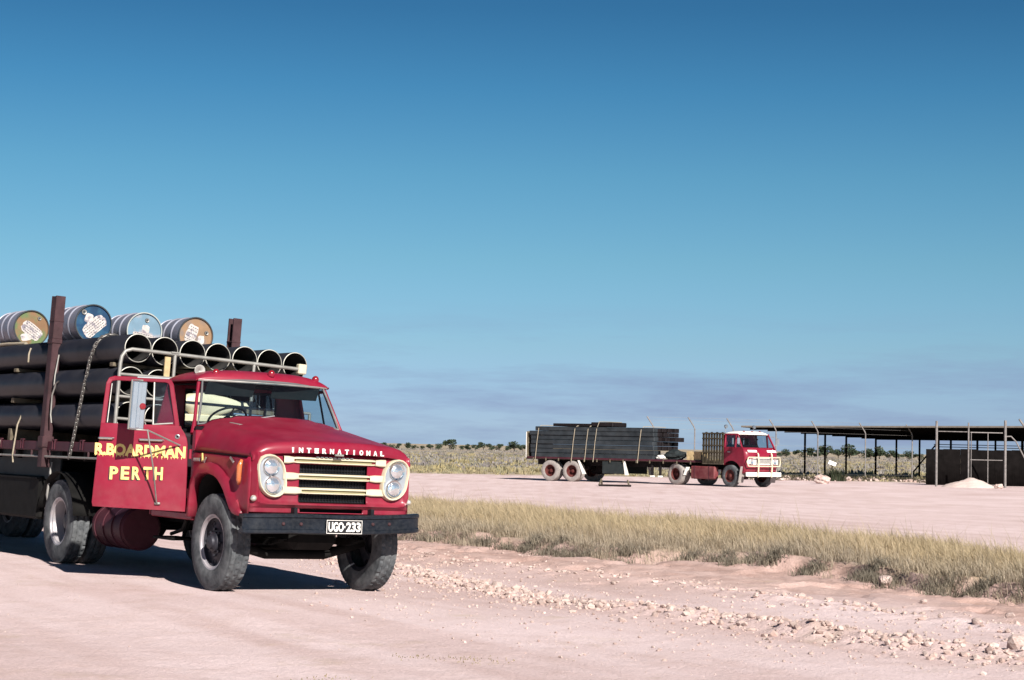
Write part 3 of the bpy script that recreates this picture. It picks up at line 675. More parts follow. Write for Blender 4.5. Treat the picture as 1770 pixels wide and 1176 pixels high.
# bonnet
AU = np.array([0, .2, .36, .40, .44, .55, .66, .76, .85, .92, .97, 1.0])
XU = np.array([0, .25, .45, .48, .51, .62, .72, .80, .86, .90, .925, .935])
FU = np.array([1, .99, .965, .945, .915, .885, .825, .72, .55, .36, .17, 0])
def hood_zc(y): return 1.585 - .187 * (y - .77)
def hood_zs(y): return 1.437 - .031 * (y + .53)
us = np.concatenate([-AU[::-1], AU[1:]])
ysH = [-.66, -.6, -.5, -.35, -.2, 0, .2, .4, .55, .66, .72]
H = MB(); rows = []
for y in ysH:
    row = []
    for u in us:
        a = abs(u); x = np.interp(a, AU, XU) * (1 if u >= 0 else -1); f = np.interp(a, AU, FU)
        # the raised centre panel fades out towards the nose
        row.append((x, y - .045 * (x / .93) ** 2, hood_zs(y) + f * (hood_zc(y) - hood_zs(y)) - .004 * (1 - abs(f - .94) * 12 if abs(f - .94) < .08 else 0)))
    rows.append(row)
def yfront(x): return .80 - .075 * (x / .93) ** 2
for dy, drop in [(.0, .004), (.028, .016), (.048, .04), (.058, .07), (.060, .10), (.052, .125), (.02, .130)]:
    row = []
    for u in us:
        a = abs(u); x = np.interp(a, AU, XU) * (1 if u >= 0 else -1); f = np.interp(a, AU, FU)
        zz = hood_zs(.76) + f * (hood_zc(.76) - hood_zs(.76)) - drop * (.25 + .75 * math.sqrt(max(f, 0)))
        row.append((x, yfront(x) + dy * (.4 + .6 * f), zz))
    rows.append(row)
H.grid(rows)
hood = H.obj('bonnet', 'red', TR, 40, solid=.012)
t = MB()
for k, ch in enumerate('INTERNATIONAL'):
    V, Fc = text_geo(ch, .016 if ch == 'I' else .046, .052, .014, .05); cx = .525 - k * 1.05 / 12
    t.add([(cx - v[0], yfront(cx - v[0]) + .060 + v[2], 1.484 + v[1]) for v in V], Fc)
t.obj('bonnet_lettering', 'white', hood, None)
for sx in (1, -1):
    q = MB(); q.obox((sx * .60, -.33, 1.742), ((sx * .93, .25, 0), (-.25 * sx, .95, -.12), (0, .1, 1)), (.028, .085, .006), .003); q.obj('bonnet_vent', 'galv', hood)

for sx in (1, -1):
    q = MB(); q.tube([(sx * .938, y - .044, hood_zs(y) - .004) for y in (-.6, -.3, 0, .3, .55, .70)], .006, 6); q.obj('bonnet_seam', 'interior', hood)
q = MB(); q.obox((0, .865, 1.447), ((1, 0, 0), (0, 1, 0), (0, 0, 1)), (.05, .012, .010), .004); q.obj('bonnet_catch', 'galv', hood)
# front wings
ARC = [(-.555, .74), (-.552, .90), (-.53, 1.06), (-.46, 1.15), (-.36, 1.19), (-.16, 1.207), (0, 1.18), (.10, 1.14), (.18, 1.09), (.25, 1.03), (.33, .94), (.40, .86), (.47, .815), (.56, .80)]
OUT = [(-.66, .74), (-.66, .95), (-.66, 1.2), (-.66, 1.436), (-.45, 1.432), (-.16, 1.424), (.05, 1.417), (.25, 1.411), (.42, 1.406), (.58, 1.40), (.715, 1.395), (.735, 1.2), (.735, 1.0), (.715, .80)]
for sx in (1, -1):
    G = MB(); rows = []
    for (a, b), (c, d) in zip(ARC, OUT):
        cx, cy = -.1, .85; row = []
        dl = math.hypot(c - a, d - b)
        for tpos, xx in [(0, .90), (0, .985), (.012 / dl, 1.0), (.04 / dl, 1.0), (.085 / dl, .985), (.12 / dl, .962), (.30, .948), (.6, .945), (.85, .942), (1.0, .934)]:
            tt = min(tpos, 1); y = a + (c - a) * tt; z = b + (d - b) * tt
            row.append((sx * xx, y, z))
        rows.append(row)
    G.grid(rows); wing = G.obj('front_wing', 'red', TR, 40, solid=.006)
    q = MB(); q.tube([(sx * .97, .55, 1.115), (sx * .985, .57, 1.16), (sx * .99, .585, 1.30), (sx * .975, .60, 1.365)], [.016, .026, .028, .014], 10); q.obj('side_indicator', 'lamp_amber', wing, None)
    q = MB(); q.lathe([(-.02, .05), (.0, .05), (.012, .04), (.015, .002)], (sx * .95, .50, 1.22), (sx, 0, 0), 14); q.obj('indicator_base', 'red', wing)
    q = MB()
    q.box((sx * .946 - .006, -.60, 1.325), (sx * .946 + .006, -.44, 1.365), .003)
    for k in range(4): q.box((sx * .954 - .006, -.595 + k * .042, 1.33), (sx * .954 + .006, -.568 + k * .042, 1.36), .004)
    q.obox((sx * .956, -.37, 1.37), ((1, 0, 0), (0, .98, .17), (0, -.17, .98)), (.006, .014, .045), .003, 1)
    q.obox((sx * .956, -.30, 1.345), ((1, 0, 0), (0, .8, -.6), (0, .6, .8)), (.006, .012, .035), .003)
    q.obox((sx * .956, -.335, 1.335), ((1, 0, 0), (0, 1, 0), (0, 0, 1)), (.006, .03, .010), .003)
    q.obj('wing_badge', ['silver', 'letter_cream'], wing)
    q = MB(); q.obox((sx * .958, .34, 1.358), ((1, 0, 0), (0, .85, -.52), (0, .52, .85)), (.008, .05, .012), .004); q.obj('wing_chevron', 'silver', wing)
    # dark inner arch lining
    q = MB(); q.grid([[(sx * .55, a, b + .015), (sx * .90, a, b + .012)] for a, b in ARC]); q.obj('wheel_arch_liner', 'chassis', wing, 40, solid=.01)

# front panel with grille opening and slot
XF = sorted(set([round(s * v, 4) for v in (0, .12, .24, .34, .355, .37, .385, .40, .415, .5, .58, .66, .74, .80, .845, .87, .89, .905, .918, .928, .934) for s in (1, -1)]))
ZF = [.842, .852, .872, .888, .900, .912, .925, .938, .950, .965, .985, 1.04, 1.115, 1.18, 1.26, 1.345, 1.40, 1.45]
def fpy(x, z):
    a = abs(x); y = .765
    bz = math.exp(-((z - .932) / .020) ** 2); bxx = math.exp(-((a - .885) / .024) ** 2) * smooth(.90, .95, z)
    corner = math.exp(-((math.hypot(max(a - .80, 0), max(1.02 - z, 0)) - .088) / .022) ** 2) if (a > .80 and z < 1.02) else 0
    if a > .80 and z < 1.02: b = corner
    else: b = max(bz if a <= .80 else 0, bxx if z >= 1.02 else 0)
    y += .040 * float(b)
    if z < .90: y -= .012
    if a > .86: y -= .075 * (1 - math.sqrt(max(0, 1 - ((a - .86) / .0745) ** 2)))
    return y
G = MB()
zi = lambda j: (ZF[j] + ZF[j + 1]) / 2
xi_ = lambda i: abs(XF[i] + XF[i + 1]) / 2
G.grid([[(x, fpy(x, z), z) for z in ZF] for x in XF], skip=lambda i, j: (xi_(i) < .40 and .952 < zi(j) < 1.36) or (xi_(i) < .37 and .853 < zi(j) < .888))
fp = G.obj('front_panel', 'red', TR, 40, solid=.02)
# grille mesh, one panel behind each gap
for z0, z1 in ((.955, 1.045), (1.105, 1.185), (1.25, 1.35)):
    q = MB(); q.box((-.43, .690, z0), (.43, .700, z1))
    for k in range(24): q.box((-.40 + k * .0345, .700, z0), (-.392 + k * .0345, .712, z1))
    for k in range(int((z1 - z0) / .028) + 1): q.box((-.42, .702, z0 + k * .028), (.42, .714, z0 + k * .028 + .006), 0, 1)
    q.obj('grille_mesh', ['black', 'chassis'], TR)
q = MB(); q.box((-.6, .55, .82), (.6, .60, 1.45)); q.box((-.42, .60, .84), (.42, .69, .90)); q.obj('radiator', 'interior', TR)
# cream grille bars
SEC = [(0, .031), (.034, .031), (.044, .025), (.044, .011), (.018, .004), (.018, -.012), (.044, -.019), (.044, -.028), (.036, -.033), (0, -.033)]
for zb, Lb in ((1.384, .515), (1.218, .455), (1.073, .415)):
    q = MB(); xsb = np.linspace(-1, 1, 15); rows = []
    for t in xsb:
        x = t * Lb; e_ = 1 if abs(t) < .99 else .75
        rows.append([(x, .755 + a * e_ - .01 * t * t, zb + b * e_) for a, b in SEC])
    q.grid(rows, cv=True)
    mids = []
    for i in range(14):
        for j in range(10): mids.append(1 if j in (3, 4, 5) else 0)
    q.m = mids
    for sx in (1, -1):
        P0 = [(-.002, .036), (.036, .036), (.046, .028), (.046, -.028), (.036, -.038), (-.002, -.038)]
        q.grid([[(sx * (Lb - .035), .757 + a * .8, zb + b * .80) for a, b in P0], [(sx * (Lb + .03), .757 + a, zb + b) for a, b in P0], [(sx * .600, .757 + a, zb + b) for a, b in P0]], cv=True)
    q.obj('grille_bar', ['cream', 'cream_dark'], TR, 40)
q = MB()
for k in range(9): q.box((-.2 + k * .05, .80, 1.413), (-.165 + k * .05, .812, 1.424), .003)
q.obj('grille_crest', 'silver', TR)
# headlamp bezels, each with two lamps
def stadium(hw, hh, n=10):
    P = []
    for k in range(n + 1): t = PI * k / n; P.append((hw * math.cos(t), hh - hw + hw * math.sin(t)))
    for k in range(n + 1): t = PI + PI * k / n; P.append((hw * math.cos(t), -(hh - hw) + hw * math.sin(t)))
    return P
for sx in (1, -1):
    tilt = lambda a, b: (sx * .725 + a + sx * .16 * b, 1.213 + b)
    q = MB(); rows = []
    for hw, hh, y in [(.160, .222, .765), (.158, .220, .800), (.150, .212, .820), (.143, .205, .820), (.136, .198, .812), (.131, .193, .785)]:
        rows.append([(tilt(a, b)[0], y - .05 * max(0, abs(tilt(a, b)[0]) - .8), tilt(a, b)[1]) for a, b in stadium(hw, hh)])
    q.grid(rows, cv=True); bz = q.obj('headlamp_bezel', 'cream', TR, 45)
    q = MB(); pts = [(tilt(a, b)[0], .787, tilt(a, b)[1]) for a, b in stadium(.137, .199)]; q.add(pts, [tuple(range(len(pts)))]); q.obj('lamp_panel', 'lamp_panel', bz)
    for dz in (.092, -.092):
        cx, cz = tilt(0, dz)
        q = MB(); q.lathe([(-.02, .092), (.020, .092), (.026, .087), (.024, .081), (.010, .079)], (cx, .787, cz), (0, 1, 0), 26)
        q.lathe([(.012, .080), (.024, .063), (.032, .040), (.036, .016), (.0365, .001)], (cx, .787, cz), (0, 1, 0), 26, mi=1); q.obj('headlamp', ['chrome', 'lens'], bz, 60)
    q = MB(); q.lathe([(-.03, .034), (.0, .036), (.012, .032), (.03, .026), (.042, .014), (.044, .001)], (sx * .905, .765, .982), (sx * .35, 1, 0), 16, mids=[1, 1, 0, 0, 0]); q.obj('marker_lamp', ['lamp_clear', 'red'], TR, 50)
    q = MB(); q.box((sx * .45 - .02, .70, .79), (sx * .45 + .02, .83, .90), .006); q.obj('bumper_iron', 'black', TR)
# bumper
SECB = [(-.10, .832), (-.004, .834), (.010, .824), (.010, .798), (-.006, .788), (-.008, .735), (-.006, .682), (.010, .672), (.010, .645), (0, .635), (-.10, .637), (-.09, .66), (-.02, .70), (-.02, .78), (-.09, .81)]
q = MB(); rows = []
for x in [-1.03, -1.015, -.99, -.95, -.90, -.84, -.7, -.5, -.25, 0, .25, .5, .7, .84, .90, .95, .99, 1.015, 1.03]:
    yb = .905 - .02 * x * x - 2.2 * max(0, abs(x) - .84) ** 2; lift = .028 * max(0, -x) + .006 * math.sin(4 * x)
    sc = 1 if abs(x) < 1.02 else .94
    rows.append([(x, yb + a, .735 + (b - .735) * sc + lift) for a, b in SECB])
q.grid(rows, cv=True); n_ = len(SECB); q.f.append(tuple(range(n_))); q.m.append(0); q.f.append(tuple(len(q.v) - n_ + k for k in range(n_))); q.m.append(0)
bump = q.obj('bumper', 'black_scuff', TR, 30)
for x in (-.62, -.42, .42, .62):
    q = MB(); q.lathe([(0, .020), (.006, .019), (.013, .012), (.015, .001)], (x, .898 - .02 * x * x, .735 + .028 * max(0, -x)), (0, 1, 0), 10); q.obj('bolt', 'rust_steel', bump)
# number plate
pc = Vector((-.065, .923, .716)); pa = ((1, 0, 0), (0, 1, 0), (0, 0, 1))
q = MB(); q.obox(pc, pa, (.212, .004, .072), .003)
for (a, b, c_, d) in ((-.208, .208, .064, .069), (-.208, .208, -.069, -.064), (-.208, -.203, -.064, .064), (.203, .208, -.064, .064)):
    q.box((pc.x + a, pc.y + .003, pc.z + c_), (pc.x + b, pc.y + .006, pc.z + d), 0, 1)
plate = q.obj('number_plate', ['plate_black', 'white'], TR)
q = MB()
for body, cx, wd in (('UGO', .098, .178), ('233', -.105, .170)):
    V, Fc = text_geo(body, wd, .098, .003, .035); q.add([(pc.x + cx - v[0], pc.y + .0055 + v[2], pc.z + v[1]) for v in V], Fc)
q.box((pc.x - .010, pc.y + .004, pc.z - .012), (pc.x + .008, pc.y + .007, pc.z + .010)); q.obj('plate_lettering', 'white', plate, None)

# cab shell
def sidex(z): return .945 if z < 1.62 else .945 - (z - 1.62) * .24
CB = MB()
for sx in (1, -1):
    # rear quarter behind the door
    zz = [.72, 1.0, 1.3, 1.62, 1.8, 2.0, 2.14, 2.21]; rows = []
    for z in zz: rows.append([(sx * (sidex(z)), -1.66, z), (sx * (sidex(z) + .004), -1.68, z), (sx * (sidex(z) - .015), -1.71, z), (sx * (sidex(z) - .07), -1.725, z), (sx * .56, -1.73, z)])
    CB.grid(rows)
    # sill and lower hinge post
    CB.box((sx * .86, -1.66, .70), (sx * .94, -.60, .775), .012)
    CB.box((sx * .84, -.69, .72), (sx * .935, -.60, 1.66), .012)
CB.box((-.60, -1.735, .72), (.60, -1.715, 1.70)); CB.box((-.60, -1.735, 2.13), (.60, -1.715, 2.20))
cab = CB.obj('cab_shell', 'red', TR, 40)
q = MB(); q.box((-.92, -1.715, .74), (.92, -.60, .78)); q.box((-.93, -.66, .74), (.93, -.63, 1.70)); q.box((-.86, -1.713, .78), (.86, -1.705, 1.69)); q.obj('cab_floor', 'interior', TR)
# roof
RF = MB(); rows = []
for i in range(21):
    s_ = -1 + 2 * i / 20; yb_ = -1.275 + .465 * math.sin(s_ * PI / 2)
    row = []
    for j in range(25):
        t = math.sin((-1 + 2 * j / 24) * PI / 2); x = .825 * t
        yy = yb_ - (.11 * t * t if s_ > 0 else -.02 * t * t) * abs(s_)
        dome = (max(0, 1 - abs(t) ** 3.4) ** .55) * (max(0, 1 - abs(math.sin(s_ * PI / 2)) ** 5.5) ** .5)
        row.append((x, yy, 2.205 + .145 * dome))
    rows.append(row)
RF.grid(rows)
roof = RF.obj('roof', 'red', TR, 50, solid=.02)
q = MB(); q.tube([(.80 * math.sin(a), -.815 - .11 * math.sin(a) ** 2, 2.212) for a in np.linspace(-1.5, 1.5, 15)], .014, 8); q.obj('rain_gutter', 'galv', roof)
for x, yy in ((.586, -.93), (.30, -.87), (-.055, -.86), (-.36, -.88), (-.66, -.95)):
    if abs(x - .30) < .01 or abs(x + .36) < .01: continue
    zz = 2.30 if abs(x) > .5 else 2.325
    q = MB(); q.lathe([(-.02, .04), (.012, .04), (.028, .032), (.042, .016), (.045, .001)], (x, yy, zz), (0, .35, 1), 14, mids=[1, 0, 0, 0]); q.obj('clearance_lamp', ['lamp_red', 'red'], roof, 50)
q = MB(); q.lathe([(-.10, .015), (-.02, .03), (.03, .05), (.05, .062), (.052, .055), (.02, .002)], (.66, -1.22, 2.325), (.1, 1, .05), 16); q.obj('roof_horn', 'galv', roof, 50)
# headlining
q = MB(); q.grid([[(x, y, 2.20 - .03 * abs(x)) for x in (-.78, -.4, 0, .4, .78)] for y in (-.93, -1.4, -1.68)]); q.obj('headlining', 'interior', roof, solid=.01)
# windscreen
def ws(u, v):
    b = Vector((.865 * u, -.585 - .135 * u * u, 1.80 - .075 * u * u)); t = Vector((.745 * u, -.815 - .105 * u * u, 2.235 - .03 * u * u))
    p = b.lerp(t, v); p.y += .03 * math.sin(PI * v) * .6; return p
q = MB(); q.grid([[ws(u, v) for u in np.linspace(-1, 1, 17)] for v in np.linspace(0, 1, 6)]); wsc = q.obj('windscreen', 'glass', TR, None)
q = MB(); loop = [ws(u, 0) for u in np.linspace(-1, 1, 13)] + [ws(1, v) for v in (.25, .5, .75)] + [ws(u, 1) for u in np.linspace(1, -1, 13)] + [ws(-1, v) for v in (.75, .5, .25)]
q.tube(loop, .014, 8, closed=True); q.obj('windscreen_rubber', 'trim_grey', wsc, 60)
for sx in (1, -1):
    q = MB(); q.tube([(sx * .925, -.70, 1.62), (sx * .885, -.76, 1.78), (sx * .83, -.86, 2.0), (sx * .77, -.955, 2.21)], [.034, .020, .018, .022], 8); q.obj('windscreen_pillar', 'red', TR, 60)
# cowl
q = MB(); q.grid([[(x, -.60 - .045 * (x / .93) ** 2 - .02, 1.80 - .085 * (x / .87) ** 2) for x in np.linspace(-.87, .87, 13)], [(x, -.66 - .10 * (x / .87) ** 2, 1.79 - .085 * (x / .87) ** 2) for x in np.linspace(-.87, .87, 13)]]); q.obj('scuttle', 'red', TR, solid=.01)
for (x0, z0, x1, z1) in ((.44, 1.785, .03, 1.855), (-.10, 1.835, -.60, 1.80)):
    a = ws(x0 / .86, .0) + Vector((0, .05, -.002)); b = ws(x1 / .86, .10 if x1 > 0 else .035) + Vector((0, .035, .01)); m_ = a.lerp(b, .45)
    q = MB(); q.tube([a + Vector((0, 0, -.02)), a + Vector((0, .0, .01)), m_], .009, 6); q.tube([m_ - (b - m_) * .6, b], .008, 6); q.lathe([(-.02, .022), (.02, .02), (.03, .003)], a, (0, .4, 1), 10); q.obj('wiper', 'silver', TR)
# rear window
q = MB(); q.grid([[(x, -1.726, z) for x in (-.57, .57)] for z in (1.70, 2.13)]); rw = q.obj('rear_window', 'glass', TR)
q = MB(); q.tube([(-.57, -1.722, 1.70), (.57, -1.722, 1.70), (.57, -1.722, 2.13), (-.57, -1.722, 2.13)], .016, 6, closed=True); q.obj('rear_window_rubber', 'black', rw)
# interior: dash, seat, steering wheel, visors
q = MB(); q.box((-.85, -.95, 1.48), (.85, -.66, 1.66), .03); q.obj('dashboard', 'interior', TR)
q = MB(); q.box((-.80, -1.60, .95), (.80, -1.15, 1.15), .04); q.obox((0, -1.60, 1.36), ((1, 0, 0), (0, .98, -.18), (0, .18, .98)), (.80, .06, .28), .04); q.obj('bench_seat', 'seat', TR)
sw = Vector((.38, -1.02, 1.80)); n_sw = Vector((0, -.60, .80)).normalized(); e1 = Vector((1, 0, 0)); e2 = n_sw.cross(e1)
q = MB(); q.tube([sw + (e1 * math.cos(t) + e2 * math.sin(t)) * .215 for t in np.linspace(0, 2 * PI, 29)[:-1]], .013, 7, closed=True)
for k in range(3): t = PI / 2 + k * 2.094; q.tube([sw, sw + (e1 * math.cos(t) + e2 * math.sin(t)) * .21], .009, 6)
q.tube([sw, sw - n_sw * .45], .022, 8); q.lathe([(0, .05), (.02, .04), (.03, .002)], sw, n_sw, 14); q.obj('steering_wheel', 'black', TR, 60)
for sx in (1, -1):
    q = MB(); q.obox((sx * .40, -.93, 2.135), ((1, 0, 0), (0, .5, .86), (0, -.86, .5)), (.29, .085, .008), .005); q.obj('sun_visor', 'tool_box', TR)
# far side door, closed
q = MB(); rows = []
poly = [(-.66, .79), (-1.655, .79), (-1.655, 1.68), (-.70, 1.68), (-.66, 1.55)]
q.prism(poly, lambda a, b, d: (-(.945 - d), a, b), 0, .05)
def bar3(q, pts, wv, dv): 
    for a, b in zip(pts[:-1], pts[1:]):
        a = Vector(a); b = Vector(b); d = (b - a); q.obox((a + b) / 2, (d.normalized(), Vector((1, 0, 0)), d.normalized().cross(Vector((1, 0, 0))).normalized()), (d.length / 2 + wv, dv, wv), .006)
bar3(q, [(-.93, -1.63, 1.68), (-.80, -1.60, 2.17), (-.80, -.98, 2.17), (-.92, -.76, 1.68)], .02, .02)
fd = q.obj('passenger_door', 'red', TR)
q = MB(); q.add([(-.925, -1.62, 1.68), (-.80, -1.59, 2.16), (-.80, -.99, 2.16), (-.915, -.78, 1.68)], [(0, 1, 2, 3)]); q.obj('door_window', 'glass', fd)
q = MB(); q.tube([(-.90, -1.08, 1.69), (-.805, -1.12, 2.15)], .012, 6); q.obj('quarter_light_post', 'black', fd)

# driver door, swung open
DA = rad(60); dn = Vector((math.cos(DA), math.sin(DA), 0)); dsv = Vector((math.sin(DA), -math.cos(DA), 0)); dh = Vector((.985, -.645, 0))
def dp(s_, z, d=0.0):
    lean = -.22 * max(0, z - 1.66) - .015 * max(0, (1.0 - z)) / .2
    return dh + dsv * s_ + dn * (d + lean) + Vector((0, 0, z))
DB = MB()
body = [(.008, .785), (.012, 1.20), (.022, 1.50), (.034, 1.565), (.058, 1.615), (.095, 1.665), (.11, 1.695), (.50, 1.695), (.945, 1.685), (.952, 1.56), (.975, 1.20), (.997, .812), (.985, .80)]
nb_ = len(body)
V = []
ins = [(.012, -.006), (0, -.014), (0, -.05), (.012, -.056)]
cxy = (sum(a for a, b in body) / nb_, sum(b for a, b in body) / nb_)
zsl = sorted(set([b for a, b in body]))
# outer skin in horizontal strips so the lower curl shows
left_e = lambda z: np.interp(z, [.785, 1.2, 1.5, 1.565, 1.615, 1.665, 1.695], [.008, .012, .022, .034, .058, .095, .11])
right_e = lambda z: np.interp(z, [.785, .81, 1.2, 1.56, 1.69], [.985, .997, .975, .952, .945])
zl = [.785, .79, .83, .9, 1.0, 1.2, 1.4, 1.5, 1.565, 1.615, 1.665, 1.695]
outer = [[dp(left_e(z) + (right_e(z) - left_e(z)) * t, z + .022 * t * (1 if z < .84 else 0), 0 if 0 < t < 1 else -.006) for t in (0, .012, .25, .5, .75, .988, 1)] for z in zl]
inner = [[dp(left_e(z) + (right_e(z) - left_e(z)) * t, z + .022 * t * (1 if z < .84 else 0), -.055) for t in (0, .012, .25, .5, .75, .988, 1)] for z in zl]
DB.grid(outer); DB.grid(inner)
for A, B in ((outer, inner),):
    DB.grid([A[0], B[0]]); DB.grid([A[-1], B[-1]]); DB.grid([[r[0] for r in A], [r[0] for r in B]]); DB.grid([[r[-1] for r in A], [r[-1] for r in B]])
door = DB.obj('driver_door', 'red', TR, 30)
for z in (.98, 1.40):
    q = MB(); q.tube([dp(-.012, z - .05, -.01), dp(-.012, z + .05, -.01)], .016, 8); q.obj('hinge', 'red', door)
# window frame of the door
WFp = [(.925, 1.69), (.905, 2.12), (.885, 2.165), (.84, 2.18), (.30, 2.18), (.255, 2.165), (.235, 2.13), (.145, 1.70)]
q = MB()
for (a, b), (c_, d) in zip(WFp[:-1], WFp[1:]):
    A = dp(a, b, -.03); B = dp(c_, d, -.03); dv = (B - A); wv = dn.cross(dv.normalized()); q.obox((A + B) / 2, (dv.normalized(), dn, wv), (dv.length / 2 + .012, .022, .024), .006)
q.obj('door_window_frame', 'red', door)
q = MB(); q.tube([dp(.40, 1.695, -.03), dp(.42, 2.16, -.03)], .010, 6); q.tube([dp(.19, 1.72, -.02), dp(.39, 1.70, -.02)], .010, 6); q.tube([dp(.88, 1.70, -.012), dp(.865, 2.12, -.012)], .006, 6); q.obj('quarter_light_frame', 'galv', door)
q = MB(); q.add([dp(.175, 1.71, -.03), dp(.40, 1.70, -.03), dp(.42, 2.16, -.03), dp(.27, 2.16, -.03)], [(0, 1, 2, 3)]); q.obj('quarter_light', 'glass_blue', door)
q = MB(); q.tube([dp(.26, 2.20, -.01), dp(.60, 2.20, -.01)], .012, 6); q.obj('door_drip_rail', 'silver', door)
for s0, s1 in ((.955, .80), (.535, .275)):
    q = MB(); q.tube([dp(s0, 1.532, .0), dp(s0 - .012, 1.532, .028), dp(s1 + .012, 1.532, .028), dp(s1, 1.532, 0)], [.010, .013, .013, .010], 8); q.obj('door_handle', 'silver', door)
q = MB(); q.lathe([(-.004, .028), (.006, .026), (.010, .018), (.004, .012), (.002, .001)], dp(.132, 1.579), dn, 14, mids=[0, 0, 0, 1]); q.obj('door_lock', ['silver', 'interior'], door)
# sign writing
def door_text(body, s0, s1, z0, z1, d, off, mi_name, name, slope=0.0, drips=False, sh=(0, 0)):
    V, Fc = text_geo(body, s0 - s1, z1 - z0, .002, off); q = MB(); sc = (s0 + s1) / 2; zc = (z0 + z1) / 2
    f = lambda x, y, dd: dp(sc - x + sh[0], zc + y + slope * x + sh[1], d + dd)
    q.add([f(v[0], v[1], v[2]) for v in V], Fc)
    if drips:
        r = random.Random(3); x = -(s0 - s1) / 2 + .01
        while x < (s0 - s1) / 2 - .01:
            l = r.uniform(.008, .026); w_ = .006
            q.add([f(x - w_, -(z1 - z0) / 2 + .012, .0012), f(x + w_, -(z1 - z0) / 2 + .012, .0012), f(x, -(z1 - z0) / 2 - l, .0012)], [(0, 1, 2)]); x += r.uniform(.028, .048)
    q.obj(name, mi_name, door, None)
door_text('R.BOARDMAN', .992, .036, 1.352, 1.480, .002, .045, 'letter_cream', 'door_lettering', slope=-.004, drips=True)
for k, ch in enumerate('PERTH'):
    s1_ = .822 - k * .1175; dz_ = .003 * k
    door_text(ch, s1_, s1_ - .088, 1.098 + dz_, 1.236 + dz_, .0035, .035, 'letter_cream', 'door_letter')
    door_text(ch, s1_, s1_ - .088, 1.098 + dz_, 1.236 + dz_, .0015, .035, 'letter_black', 'lettering_shadow', sh=(.013, -.010))
# mirror on long arms
md = .46
q = MB(); A = dp(.508, 1.885); A = dh + dsv * .508 + dn * md + Vector((0, 0, 1.885)); up_m = (dsv * -.03 + Vector((0, 0, 1))).normalized()
mN = (dn * .92 + dsv * -.40).normalized(); mS = up_m.cross(mN)
q.obox(A, (mS, mN, up_m), (.076, .022, .25), .016); q.obox(A + mN * .024, (mS, mN, up_m), (.02, .008, .235), .006)
mir = q.obj('door_mirror', 'mirror_back', TR)
q = MB(); q.lathe([(0, .034), (.012, .034), (.018, .028), (.02, .001)], A + mN * .024 - mS * .04 * -1 + up_m * -.01, mN, 16); o_ = q.obj('mirror_reflector', 'lamp_red', mir)
pts_t = A - up_m * .255
q = MB(); q.tube([A + up_m * .26 + mS * .03, A + up_m * .26 - mS * .085, A - up_m * .255 - mS * .085, pts_t + mS * .0], .010, 6)
q.tube([pts_t, dh + dsv * .40 + dn * .44 + Vector((0, 0, 1.63)), dp(.34, 1.2, .20), dp(.313, .87, .03), dp(.30, .855, .01)], .009, 6)
q.tube([dh + dsv * .40 + dn * .44 + Vector((0, 0, 1.63)), dp(.10, 1.488, .01)], .010, 6)
q.obox(dp(.305, .862, .012), (dsv, dn, Vector((0, 0, 1))), (.03, .012, .012), .004); q.obj('mirror_arm', 'galv', mir, 60)

# under the truck
for sx in (1, -1):
    q = MB(); q.box((sx * .38 - .04, -4.9, .62), (sx * .38 + .04, .70, .84), .01); q.obj('chassis_rail', 'chassis', TR)
    q = MB()
    for k in range(5): q.box((sx * .46 - .035, -.62 + .07 * k, .53 - .016 * k + .03), (sx * .46 + .035, .62 - .07 * k, .543 - .016 * k + .03), .003)
    q.obj('leaf_spring', 'chassis', TR)
    q = MB(); q.box((sx * .28, -4.5, .50), (sx * .46, -3.3, .60), .02); q.obj('rear_spring', 'chassis', TR)
q = MB(); q.tube([(-.82, 0, .52), (-.6, 0, .45), (-.35, 0, .38), (.35, 0, .38), (.6, 0, .45), (.82, 0, .52)], [.055, .055, .05, .05, .055, .055], 10); q.tube([(-.80, -.20, .44), (.80, -.20, .44)], .022, 8); q.obj('front_axle', 'chassis', TR, 60)
q = MB(); q.box((-.28, -.55, .45), (.28, .45, .80), .08); q.box((-.33, -.5, .8), (.33, .5, 1.38), .05); q.lathe([(0, .20), (.45, .17), (.9, .12)], (0, -.55, .66), (0, -1, 0), 14); q.obj('engine', 'chassis', TR)
q = MB(); q.tube([(0, -1.4, .62), (0, -3.7, .55)], .055, 10); q.lathe([(-.26, .06), (-.18, .17), (0, .23), (.18, .17), (.26, .06)], (0, -3.89, .535), (1, 0, 0), 18); q.tube([(-.95, -3.89, .535), (.95, -3.89, .535)], .085, 12); q.obj('rear_axle', 'chassis', TR, 60)
# long cylindrical fuel tank with bands, behind the door
q = MB(); q.lathe([(0, .002), (.0, .22), (.02, .24), (.88, .24), (.9, .22), (.9, .002)], (.78, -3.17, .53), (0, 1, 0), 30); tank = q.obj('fuel_tank', 'maroon', TR)
for k in range(4): q = MB(); q.lathe([(0, .241), (0, .253), (.05, .253), (.05, .241)], (.78, -3.10 + .25 * k, .53), (0, 1, 0), 30, closed=True); q.obj('tank_strap', 'maroon', tank)
q = MB(); q.box((.66, -1.55, .46), (.95, -1.05, .49), .01); q.tube([(.70, -1.3, .48), (.62, -1.3, .75)], .02, 6); q.tube([(.90, -.80, .70), (.84, -1.02, .58), (.82, -1.35, .52)], .022, 6); q.obj('cab_step', 'chassis', TR)
q = MB(); q.box((-.95, -2.6, .42), (-.55, -1.4, .74), .03); q.obj('battery_box', 'chassis', TR)
q = MB(); q.tube([(-.50, -.3, .55), (-.55, -1.2, .42), (-.55, -3.0, .42)], .04, 8); q.lathe([(0, .04), (.03, .10), (.7, .10), (.73, .04)], (-.55, -2.2, .42), (0, 1, 0), 14); q.obj('exhaust', 'rust_steel', TR, 50)
q = MB(); q.box((-.42, -4.35, .90), (.42, -3.35, 1.0), .03); q.obj('fifth_wheel', 'chassis', TR)
